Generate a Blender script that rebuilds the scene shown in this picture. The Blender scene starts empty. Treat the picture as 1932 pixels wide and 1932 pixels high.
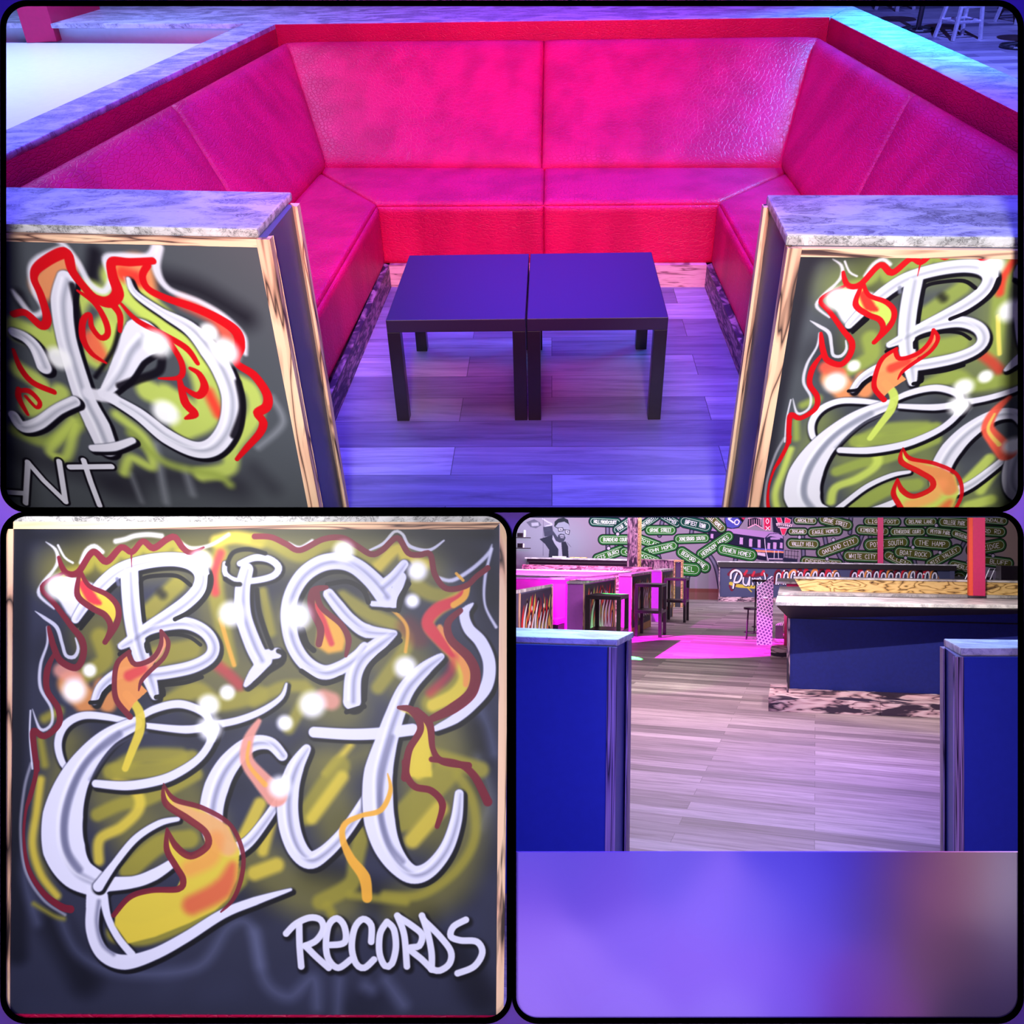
import bpy, bmesh, math, random
import numpy as np
from mathutils import Vector, Matrix

# ---------------------------------------------------------------- camera, world, exposure
sc = bpy.context.scene
COL = sc.collection
F = 1695.0            # focal length in pixels of the 1932 px frame
ZC = 3.0              # height of the camera
cam_d = bpy.data.cameras.new('camera')
cam = bpy.data.objects.new('camera', cam_d)
COL.objects.link(cam)
cam.location = (0, 0, ZC)
cam.rotation_euler = (math.pi / 2, 0, 0)
cam_d.sensor_fit = 'HORIZONTAL'
cam_d.sensor_width = 36.0
cam_d.lens = 36.0 * F / 1932
cam_d.clip_end = 200
cam_d.clip_start = 0.05
sc.camera = cam
sc.view_settings.view_transform = 'Standard'
sc.view_settings.look = 'None'
sc.view_settings.exposure = 0.0
sc.view_settings.gamma = 1.0
sc.view_settings.use_curve_mapping = False
world = bpy.data.worlds.new('world')
sc.world = world
world.use_nodes = True
world.node_tree.nodes['Background'].inputs[0].default_value = (0.10, 0.07, 0.22, 1)
world.node_tree.nodes['Background'].inputs[1].default_value = 0.25


def srgb(r, g, b):
    def f(c):
        c /= 255.0
        return c / 12.92 if c <= 0.04045 else ((c + 0.055) / 1.055) ** 2.4
    return (f(r), f(g), f(b), 1.0)


def cam2w(p):
    return Vector((p[0], p[2], ZC - p[1]))


def unit(v):
    v = np.array(v, float)
    return v / np.linalg.norm(v)


def ray(px, py):
    return np.array([px - 966.0, py - 966.0, F])


class Frame:
    """A rigid room frame: x across, y away, z up; its origin lies on the floor under the camera."""
    def __init__(s, down, fwd, H):
        s.dn = unit(down)
        fw = np.array(fwd, float)
        fw = fw - s.dn * (fw @ s.dn)
        s.fw = unit(fw)
        s.r = np.cross(s.dn, s.fw)
        s.H = H
        R = [list(cam2w(a) - Vector((0, 0, ZC))) for a in (s.r, s.fw, -s.dn)]
        M = Matrix(((R[0][0], R[1][0], R[2][0], 0), (R[0][1], R[1][1], R[2][1], 0), (R[0][2], R[1][2], R[2][2], 0), (0, 0, 0, 1)))
        s.M = Matrix.Translation(cam2w(s.dn * H)) @ M
        s.MI = s.M.inverted()

    def on(s, px, py, h=0.0):
        d = ray(px, py)
        p = d * (s.H - h) / (d @ s.dn)
        return Vector((p @ s.r, p @ s.fw, h))

    def wall(s, px, py, P0, P1):
        """where the sight line meets the upright plane through P0 and P1"""
        n = np.array([-(P1[1] - P0[1]), P1[0] - P0[0]])
        d = ray(px, py)
        dl = np.array([d @ s.r, d @ s.fw])
        t = (np.array([P0[0], P0[1]]) @ n) / (dl @ n)
        return Vector((dl[0] * t, dl[1] * t, s.H - t * (d @ s.dn)))

    def hat(s, px, py, P0):
        d = ray(px, py)
        t = P0[1] / (d @ s.fw)
        return s.H - t * (d @ s.dn)


T = Frame((78, 2364, F), (74, -1216, F), 1.885)                    # the booth on the upper stage
_D = unit(ray(1490, 1035))
_n = np.cross(_D, unit(ray(2490, 1051)))
_n = _n if _n[1] > 0 else -_n
B = Frame(_n, _D, 1.6)                                             # the bar room below
P = Frame((0, 1, 0), (0, 0, 1), ZC)                                # the upright front of the display


def PP(px, py, Z):
    """a point of the display front at distance Z"""
    return Vector(((px - 966) * Z / F, Z, ZC - (py - 966) * Z / F))


# ---------------------------------------------------------------- lights
def area(name, M, loc, target, size, power, color, size_y=None, spread=180):
    d = bpy.data.lights.new(name, 'AREA')
    d.energy = power
    d.color = color
    d.shape = 'RECTANGLE'
    d.size = size
    d.size_y = size_y or size
    d.spread = math.radians(spread)
    o = bpy.data.objects.new(name, d)
    COL.objects.link(o)
    a = M @ Vector(loc)
    t = M @ Vector(target)
    o.location = a
    o.rotation_euler = (t - a).to_track_quat('-Z', 'Y').to_euler()
    return o


def spot(name, M, loc, target, angle, power, color, blend=0.3, radius=0.02):
    d = bpy.data.lights.new(name, 'SPOT')
    d.energy = power
    d.color = color
    d.spot_size = math.radians(angle)
    d.spot_blend = blend
    d.shadow_soft_size = radius
    o = bpy.data.objects.new(name, d)
    COL.objects.link(o)
    a = M @ Vector(loc)
    t = M @ Vector(target)
    o.location = a
    o.rotation_euler = (t - a).to_track_quat('-Z', 'Y').to_euler()
    return o


I4 = Matrix.Identity(4)
# added front fill with no lamps seen: neutral light on the display front and through the upper opening
area('front_left_fill', I4, (-.75, .35, ZC - .35), (-.57, 2.0, ZC - .56), 1.0, 12.5, (1.0, .98, 1.0), spread=100)
area('front_right_fill', I4, (.75, .35, ZC - 1.1), (.57, 2.0, ZC - 1.0), .5, 2.4, (1.0, .98, 1.0), spread=60)
spot('half_wall_fill_left', I4, (-.25, .2, ZC + .16), (-.95, 2.5, ZC + .38), 36, 300, (1.0, .97, .97), .6, .12)
spot('half_wall_fill_right', I4, (.35, .2, ZC + .16), (1.02, 2.5, ZC + .38), 36, 300, (1.0, .97, .97), .6, .12)
area('stage_front_fill', I4, (0, .3, ZC + .95), (0, 5.4, ZC + 2.2), .8, 40, (1.0, .16, .22), spread=50)  # added red front fill for the booth leather
# club lights over the booth
area('stage_blue_light', T.M, (0, 4.0, 4.4), (0, 4.0, 0), 3.0, 270, (.12, .08, 1.0), spread=130)
area('stage_violet_light', T.M, (0, 2.5, 3.4), (0, 3.4, 0), 1.0, 14, (.14, .30, 1.0), spread=90)
area('stage_magenta_light', T.M, (0, 3.2, 3.4), (0, 6.4, .7), 1.6, 42, (1.0, .03, .55), spread=110)
area('stage_cyan_light', T.M, (-3.4, 6.0, 3.4), (-3.4, 5.6, 1.0), 2.4, 125, (.26, .38, 1.0), spread=110)
area('stage_right_light', T.M, (3.4, 6.0, 3.0), (2.5, 5.6, 1.0), 1.2, 190, (.01, .34, 1.0), spread=52)
spot('stage_stool_fill', T.M, (4.5, 9.5, 3.4), (5.0, 12.5, 0), 80, 2600, (.16, .20, 1.0))  # added fill for the dark stools and the floor around them
# bar room lights
area('bar_overhead_fill', I4, (1.25, 2.7, ZC - .02), (1.25, 2.9, 0), 1.6, 44, (.82, .52, 1.0), size_y=1.0)  # unseen overhead fill, set edge-on under the slab
area('bar_counter_fill_left', I4, (.35, 4.5, ZC - .015), (.35, 4.5, 0), .6, 15, (.20, .48, 1.0), size_y=.5)  # added blue fill over the near left marble top
area('bar_counter_fill_right', I4, (2.35, 4.5, ZC - .015), (2.35, 4.5, 0), .6, 13, (.28, .46, 1.0), size_y=.5)  # added blue fill over the near right marble top
area('bar_blue_wash', I4, (.55, 2.1, ZC - .95), (.6, 6, ZC - .7), 1.1, 28, (.02, .06, 1.0), size_y=.3)
area('bar_ceiling_mid', B.M, (-.8, 9, 2.3), (-.8, 9, 0), 3.0, 190, (1.0, .74, .82), size_y=4)
area('bar_ceiling_far', B.M, (-2.5, 21, 2.8), (-2.5, 21.5, 0), 8.0, 190, (.95, .78, .82), size_y=4)
area('bar_mural_light', B.M, (-2.0, 24.0, 3.1), (-2.0, 28, 1.4), 12, 500, (.98, .9, 1.0), size_y=.6)
spot('bar_magenta_spot', B.M, (-3.9, 12.5, 2.6), (-2.1, 14.3, 0), 44, 7000, (1.0, .015, .85), .15)
spot('bar_booth_spot', B.M, (-3.6, 14.0, 2.4), (-4.4, 17.5, .8), 84, 1700, (1.0, .05, .95))
spot('bar_door_fill', B.M, (-.6, 9.5, 2.2), (-.45, 15.2, .5), 13, 900, (.80, .62, 1.0), .4)  # added fill to brighten the diamond plate
spot('bar_island_spot', B.M, (1.2, 7.4, 2.6), (1.6, 11.2, 1.1), 90, 420, (1.0, .86, .72))
_g = B.on(1142, 1120, .93)
spot('bar_green_spot', B.M, (_g[0] + .12, _g[1] - .1, 1.9), (_g[0] + .12, _g[1] + .1, .93), 21, 9000, (.05, 1.0, .12), .1)
spot('bar_green_pool', B.M, (-1.6, 7.0, 2.5), (-1.75, 11.2, 0), 26, 420, (.35, 1.0, .2), .4)
area('stage_sheen_fill', T.M, (0, 8.8, 4.0), (0, 3.6, .45), 2.6, 34, (.12, .03, 1.0), spread=80)  # added unseen lamp for a violet sheen on the tables
area('bar_ledge_fill', B.M, (-4.6, 19.0, 2.3), (-4.6, 19.2, 1.0), 2.4, 120, (1.0, .62, .95), size_y=3.0, spread=80)  # added fill to whiten the booth ledge
area('bar_violet_fill', I4, (2.6, 6.6, ZC + .35), (2.3, 6.2, ZC - 1.8), 1.4, 34, (.30, .16, 1.0), spread=120)  # added violet fill for the right side of the bar



# ---------------------------------------------------------------- mesh helpers
def new_bm():
    return bmesh.new()


def poly_prism(bm, bottom, top):
    """closed solid between two matching polygons (lists of points)"""
    n = len(bottom)
    vb = [bm.verts.new(p) for p in bottom]
    vt = [bm.verts.new(p) for p in top]
    fs = [bm.faces.new(vb[::-1]), bm.faces.new(vt)]
    for i in range(n):
        j = (i + 1) % n
        fs.append(bm.faces.new((vb[i], vb[j], vt[j], vt[i])))
    return fs


def slab(bm, plan, h0, h1):
    return poly_prism(bm, [(p[0], p[1], h0) for p in plan], [(p[0], p[1], h1) for p in plan])


def box(bm, x0, x1, y0, y1, z0, z1):
    return slab(bm, [(x0, y0), (x1, y0), (x1, y1), (x0, y1)], z0, z1)


def tube(bm, pts, r, seg=8):
    pts = [Vector(p) for p in pts]
    rings = []
    for i, p in enumerate(pts):
        d = (pts[min(i + 1, len(pts) - 1)] - pts[max(i - 1, 0)]).normalized()
        a = d.orthogonal().normalized() if i == 0 else (a - d * a.dot(d)).normalized()
        b = d.cross(a)
        rings.append([bm.verts.new(p + (a * math.cos(t) + b * math.sin(t)) * r) for t in [2 * math.pi * k / seg for k in range(seg)]])
    for q, s in zip(rings, rings[1:]):
        for k in range(seg):
            bm.faces.new((q[k], q[(k + 1) % seg], s[(k + 1) % seg], s[k]))
    bm.faces.new(rings[0][::-1])
    bm.faces.new(rings[-1])


def ring(bm, c, R, r, seg=28, s2=6):
    vs = []
    for i in range(seg):
        t = 2 * math.pi * i / seg
        vs.append([bm.verts.new((c[0] + (R + r * math.cos(u)) * math.cos(t), c[1] + (R + r * math.cos(u)) * math.sin(t), c[2] + r * math.sin(u))) for u in [2 * math.pi * k / s2 for k in range(s2)]])
    for i in range(seg):
        for k in range(s2):
            bm.faces.new((vs[i][k], vs[(i + 1) % seg][k], vs[(i + 1) % seg][(k + 1) % s2], vs[i][(k + 1) % s2]))


def disc(bm, c, R, h, seg=28):
    slab(bm, [(c[0] + R * math.cos(2 * math.pi * k / seg), c[1] + R * math.sin(2 * math.pi * k / seg)) for k in range(seg)], c[2], c[2] + h)


def cushion(bm, c00, c10, c11, c01, thick, puff, nu=24, nv=12, edge=0.12):
    """a padded slab: front face c00 c10 c11 c01 (counter-clockwise seen from the front), bulging out by puff"""
    c00, c10, c11, c01 = map(Vector, (c00, c10, c11, c01))
    n = (c10 - c00).cross(c01 - c00).normalized()
    def prof(t):
        e = min(t, 1 - t) / edge
        return 1.0 if e >= 1 else math.sqrt(max(0.0, 1 - (1 - e) ** 2))
    us = [0, .006, .02, .045] + [0.08 + 0.84 * i / (nu - 1) for i in range(nu)] + [.955, .98, .994, 1]
    vs_ = [0, .01, .035, .08] + [0.13 + 0.74 * i / (nv - 1) for i in range(nv)] + [.92, .965, .99, 1]
    g = []
    for v in vs_:
        row = []
        for u in us:
            p = (c00 * (1 - u) + c10 * u) * (1 - v) + (c01 * (1 - u) + c11 * u) * v
            row.append(bm.verts.new(p + n * (puff * prof(v) * min(1.0, 0.35 + 0.65 * prof(min(1, max(0, u)))) if 0 < u < 1 and 0 < v < 1 else 0)))
        g.append(row)
    back = []
    for row in g:
        back.append([bm.verts.new(v.co - n * thick) for v in row])
    R, Cn = len(g), len(g[0])
    for i in range(R - 1):
        for j in range(Cn - 1):
            f = bm.faces.new((g[i][j], g[i][j + 1], g[i + 1][j + 1], g[i + 1][j]))
            f.smooth = True
            bm.faces.new((back[i][j], back[i + 1][j], back[i + 1][j + 1], back[i][j + 1]))
    for j in range(Cn - 1):
        bm.faces.new((g[0][j], back[0][j], back[0][j + 1], g[0][j + 1]))
        bm.faces.new((g[-1][j], g[-1][j + 1], back[-1][j + 1], back[-1][j]))
    for i in range(R - 1):
        bm.faces.new((g[i][0], g[i + 1][0], back[i + 1][0], back[i][0]))
        bm.faces.new((g[i][-1], back[i][-1], back[i + 1][-1], g[i + 1][-1]))


def tag(o, label=None, cat=None, group=None, kind=None):
    if label: o['label'] = label
    if cat: o['category'] = cat
    if group: o['group'] = group
    if kind: o['kind'] = kind
    return o


FLOOR_CUT = ZC + 0.013      # the upper stage ends on the slab between the two storeys


def obj(name, bm, mat, frame=None, parent=None, origin=(0, 0, 0), bevel=0.0, cut=False, uv=None, smooth=False, seg=2):
    """links bm (in frame coordinates) as ONE object"""
    M = (frame.M if frame else I4) @ Matrix.Translation(Vector(origin))
    bmesh.ops.translate(bm, vec=-Vector(origin), verts=bm.verts)
    bmesh.ops.recalc_face_normals(bm, faces=bm.faces)
    if bevel:
        es = [e for e in bm.edges if len(e.link_faces) == 2 and e.calc_face_angle(0) > 0.5]
        bmesh.ops.bevel(bm, geom=es, offset=bevel, segments=seg, affect='EDGES', profile=0.6)
    if cut:
        MI = M.inverted()
        co = MI @ Vector((0, 0, FLOOR_CUT))
        no = (MI.to_3x3() @ Vector((0, 0, 1))).normalized()
        r = bmesh.ops.bisect_plane(bm, geom=bm.verts[:] + bm.edges[:] + bm.faces[:], plane_co=co, plane_no=no, clear_inner=True)
        es = [e for e in r['geom_cut'] if isinstance(e, bmesh.types.BMEdge)]
        try:
            bmesh.ops.holes_fill(bm, edges=es, sides=0)
        except Exception:
            pass
    if uv:
        lay = bm.loops.layers.uv.new('uv')
        for f in bm.faces:
            for l in f.loops:
                l[lay].uv = uv(l.vert.co + Vector(origin))
    me = bpy.data.meshes.new(name)
    bm.to_mesh(me)
    bm.free()
    if smooth:
        me.shade_smooth()
    me.materials.append(mat)
    o = bpy.data.objects.new(name, me)
    COL.objects.link(o)
    if parent is not None:
        o.parent = parent
    else:
        o.matrix_world = M
    return o


def thing(name, label, cat, frame, origin, group=None, rot=0.0):
    o = bpy.data.objects.new(name, None)
    o.empty_display_size = 0.1
    COL.objects.link(o)
    o.matrix_world = (frame.M if frame else I4) @ Matrix.Translation(Vector(origin)) @ Matrix.Rotation(rot, 4, 'Z')
    return tag(o, label, cat, group)


def copy_tree(src, M, label=None):
    c = src.copy()
    COL.objects.link(c)
    c.matrix_world = M
    if label: c['label'] = label
    for ch in list(src.children):
        d = ch.copy()
        COL.objects.link(d)
        d.parent = c
        for g in ch.children:
            e = g.copy()
            COL.objects.link(e)
            e.parent = d
    return c


# ---------------------------------------------------------------- materials
def mat_new(name):
    m = bpy.data.materials.new(name)
    m.use_nodes = True
    nt = m.node_tree
    return m, nt, nt.nodes['Principled BSDF']


def N(nt, t, **kw):
    n = nt.nodes.new(t)
    for k, v in kw.items():
        if k in n.inputs.keys():
            n.inputs[k].default_value = v
        else:
            setattr(n, k, v)
    return n


def ramp(nt, fac, stops):
    r = nt.nodes.new('ShaderNodeValToRGB')
    cr = r.color_ramp
    while len(cr.elements) < len(stops):
        cr.elements.new(0.5)
    for e, (p, c) in zip(cr.elements, stops):
        e.position = p
        e.color = c
    nt.links.new(fac, r.inputs[0])
    return r.outputs[0]


def coords(nt, scale=(1, 1, 1), rot=(0, 0, 0), loc=(0, 0, 0)):
    tc = nt.nodes.new('ShaderNodeTexCoord')
    mp = nt.nodes.new('ShaderNodeMapping')
    mp.inputs['Scale'].default_value = scale
    mp.inputs['Rotation'].default_value = rot
    mp.inputs['Location'].default_value = loc
    nt.links.new(tc.outputs['Object'], mp.inputs[0])
    return mp.outputs[0]


def mixc(nt, fac, a, b, mode='MIX'):
    m = nt.nodes.new('ShaderNodeMix')
    m.data_type = 'RGBA'
    m.blend_type = mode
    if hasattr(fac, 'links') or isinstance(fac, bpy.types.NodeSocket): nt.links.new(fac, m.inputs[0])
    else: m.inputs[0].default_value = fac
    for s, v in ((m.inputs[6], a), (m.inputs[7], b)):
        if isinstance(v, bpy.types.NodeSocket): nt.links.new(v, s)
        else: s.default_value = v
    return m.outputs[2]


def bump(nt, bs, height, strength=0.3, dist=0.01):
    b = nt.nodes.new('ShaderNodeBump')
    b.inputs['Strength'].default_value = strength
    b.inputs['Distance'].default_value = dist
    nt.links.new(height, b.inputs['Height'])
    nt.links.new(b.outputs[0], bs.inputs['Normal'])


def plain(name, col, rough=0.5, spec=0.5, metal=0.0, grain=0.06):
    m, nt, bs = mat_new(name)
    n = N(nt, 'ShaderNodeTexNoise', Scale=30.0, Detail=3.0)
    nt.links.new(coords(nt), n.inputs['Vector'])
    c2 = tuple(max(0, v * (1 - grain * 3)) for v in col[:3]) + (1,)
    nt.links.new(ramp(nt, n.outputs[0], [(0.35, c2), (0.65, col)]), bs.inputs['Base Color'])
    bs.inputs['Roughness'].default_value = rough
    bs.inputs['Specular IOR Level'].default_value = spec
    bs.inputs['Metallic'].default_value = metal
    return m


def leather(name, col, dark):
    m, nt, bs = mat_new(name)
    co = coords(nt)
    v = N(nt, 'ShaderNodeTexVoronoi', Scale=42.0, feature='DISTANCE_TO_EDGE')
    mp = nt.nodes.new('ShaderNodeMapping')
    mp.inputs['Scale'].default_value = (1.0, 0.6, 1.6)
    nt.links.new(co, mp.inputs[0])
    w = N(nt, 'ShaderNodeTexNoise', Scale=5.0, Detail=3.0)
    nt.links.new(co, w.inputs['Vector'])
    nt.links.new(mp.outputs[0], v.inputs['Vector'])
    n = N(nt, 'ShaderNodeTexNoise', Scale=2.2, Detail=2.0)
    mp2 = nt.nodes.new('ShaderNodeMapping')
    mp2.inputs['Scale'].default_value = (2.2, 2.2, 0.35)
    nt.links.new(co, mp2.inputs[0])
    nt.links.new(mp2.outputs[0], n.inputs['Vector'])
    nt.links.new(ramp(nt, n.outputs[0], [(0.35, dark), (0.6, col)]), bs.inputs['Base Color'])
    e = ramp(nt, v.outputs[0], [(0.0, (0, 0, 0, 1)), (0.12, (1, 1, 1, 1))])
    hh = mixc(nt, 0.35, e, n.outputs[0])
    bump(nt, bs, hh, 0.35, 0.006)
    bs.inputs['Roughness'].default_value = 0.40
    bs.inputs['Specular IOR Level'].default_value = 0.2
    return m


def marble(name, base, vein, scale=3.0):
    m, nt, bs = mat_new(name)
    co = coords(nt, (1, 1.9, 1.4), (0, 0, 0.5))
    n1 = N(nt, 'ShaderNodeTexNoise', Scale=scale * 0.9, Detail=5.0, Distortion=1.6)
    n2 = N(nt, 'ShaderNodeTexNoise', Scale=scale * 2.4, Detail=9.0, Roughness=0.68, Distortion=1.8)
    nt.links.new(co, n1.inputs['Vector'])
    nt.links.new(co, n2.inputs['Vector'])
    cl = ramp(nt, n1.outputs[0], [(0.40, tuple(v * 0.55 for v in base[:3]) + (1,)), (0.6, base)])
    vn = ramp(nt, n2.outputs[0], [(0.455, (0, 0, 0, 1)), (0.49, (1, 1, 1, 1)), (0.50, (1, 1, 1, 1)), (0.53, (0, 0, 0, 1))])
    fade = ramp(nt, n1.outputs[0], [(0.45, (0.85, 0.85, 0.85, 1)), (0.62, (0.08, 0.08, 0.08, 1))])
    f = mixc(nt, 1.0, vn, fade, 'MULTIPLY')
    nt.links.new(mixc(nt, f, cl, vein), bs.inputs['Base Color'])
    bs.inputs['Roughness'].default_value = 0.42
    return m


def burnt(name, light, mid, dark, rot=(0, 0, 0), scale=(1, 1, 1), char=0.5, s=1.0, lines=9.0, width=.16):
    """scorched pine or plywood: swirling grain lines with charred patches"""
    m, nt, bs = mat_new(name)
    co = coords(nt, scale, rot)
    n = N(nt, 'ShaderNodeTexNoise', Scale=2.2 * s, Detail=2.0, Distortion=0.4)
    nt.links.new(co, n.inputs['Vector'])
    mul = N(nt, 'ShaderNodeMath', operation='MULTIPLY')
    mul.inputs[1].default_value = lines
    nt.links.new(n.outputs[0], mul.inputs[0])
    fr = N(nt, 'ShaderNodeMath', operation='PINGPONG')
    fr.inputs[1].default_value = 0.5
    nt.links.new(mul.outputs[0], fr.inputs[0])
    g = ramp(nt, fr.outputs[0], [(0.0, dark), (width, mid), (width * 2.6, light)])
    n2 = N(nt, 'ShaderNodeTexNoise', Scale=3.0 * s, Detail=3.0, Distortion=0.8)
    nt.links.new(co, n2.inputs['Vector'])
    f = ramp(nt, n2.outputs[0], [(char, (0, 0, 0, 1)), (char + 0.09, (1, 1, 1, 1))])
    nt.links.new(mixc(nt, f, g, dark), bs.inputs['Base Color'])
    bs.inputs['Roughness'].default_value = 0.55
    return m


def planks(name, c1, c2, c3, w=1.3, h=0.19, rot=0.0, seam=(0.03, 0.03, 0.035, 1)):
    m, nt, bs = mat_new(name)
    co = coords(nt, rot=(0, 0, rot))
    br = N(nt, 'ShaderNodeTexBrick')
    br.inputs['Scale'].default_value = 1.0
    br.inputs['Brick Width'].default_value = w
    br.inputs['Row Height'].default_value = h
    br.inputs['Mortar Size'].default_value = 0.0014
    br.inputs['Mortar Smooth'].default_value = 0.1
    br.inputs['Color1'].default_value = (0, 0, 0, 1)
    br.inputs['Color2'].default_value = (1, 1, 1, 1)
    br.inputs['Mortar'].default_value = (0.5, 0.5, 0.5, 1)
    br.offset = 0.37
    nt.links.new(co, br.inputs['Vector'])
    base = ramp(nt, br.outputs['Color'], [(0.0, c1), (0.5, c2), (1.0, c3)])
    mp = nt.nodes.new('ShaderNodeMapping')
    mp.inputs['Scale'].default_value = (1.2, 16.0, 1.0)
    nt.links.new(co, mp.inputs[0])
    ad = N(nt, 'ShaderNodeVectorMath', operation='ADD')
    sc_ = N(nt, 'ShaderNodeVectorMath', operation='SCALE')
    sc_.inputs['Scale'].default_value = 7.0
    nt.links.new(br.outputs['Color'], sc_.inputs[0])
    nt.links.new(mp.outputs[0], ad.inputs[0])
    nt.links.new(sc_.outputs[0], ad.inputs[1])
    n = N(nt, 'ShaderNodeTexNoise', Scale=1.6, Detail=6.0, Roughness=0.65, Distortion=0.6)
    nt.links.new(ad.outputs[0], n.inputs['Vector'])
    gr = ramp(nt, n.outputs[0], [(0.28, (0.42, 0.40, 0.42, 1)), (0.5, (0.85, 0.85, 0.85, 1)), (0.7, (1.15, 1.15, 1.15, 1))])
    c = mixc(nt, 1.0, base, gr, 'MULTIPLY')
    nt.links.new(mixc(nt, br.outputs['Fac'], c, seam), bs.inputs['Base Color'])
    bs.inputs['Roughness'].default_value = 0.48
    bump(nt, bs, n.outputs[0], 0.12, 0.004)
    return m


def diamond_plate(name):
    m, nt, bs = mat_new(name)
    co = coords(nt, (1, 1, 1))
    mp = nt.nodes.new('ShaderNodeMapping')
    mp.inputs['Rotation'].default_value = (0, math.radians(45), 0)
    nt.links.new(co, mp.inputs[0])
    ck = N(nt, 'ShaderNodeTexBrick')
    ck.inputs['Scale'].default_value = 1.0
    ck.inputs['Brick Width'].default_value = 0.05
    ck.inputs['Row Height'].default_value = 0.05
    ck.inputs['Mortar Size'].default_value = 0.013
    ck.inputs['Mortar Smooth'].default_value = 0.6
    ck.offset = 0.5
    sp = N(nt, 'ShaderNodeSeparateXYZ')
    cb = N(nt, 'ShaderNodeCombineXYZ')
    nt.links.new(mp.outputs[0], sp.inputs[0])
    nt.links.new(sp.outputs[0], cb.inputs[0])
    nt.links.new(sp.outputs[2], cb.inputs[1])
    nt.links.new(cb.outputs[0], ck.inputs['Vector'])
    nt.links.new(ramp(nt, ck.outputs['Fac'], [(0.0, srgb(96, 84, 130)), (1.0, srgb(235, 225, 245))]), bs.inputs['Base Color'])
    bs.inputs['Metallic'].default_value = 0.05
    bs.inputs['Roughness'].default_value = 0.4
    return m


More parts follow.
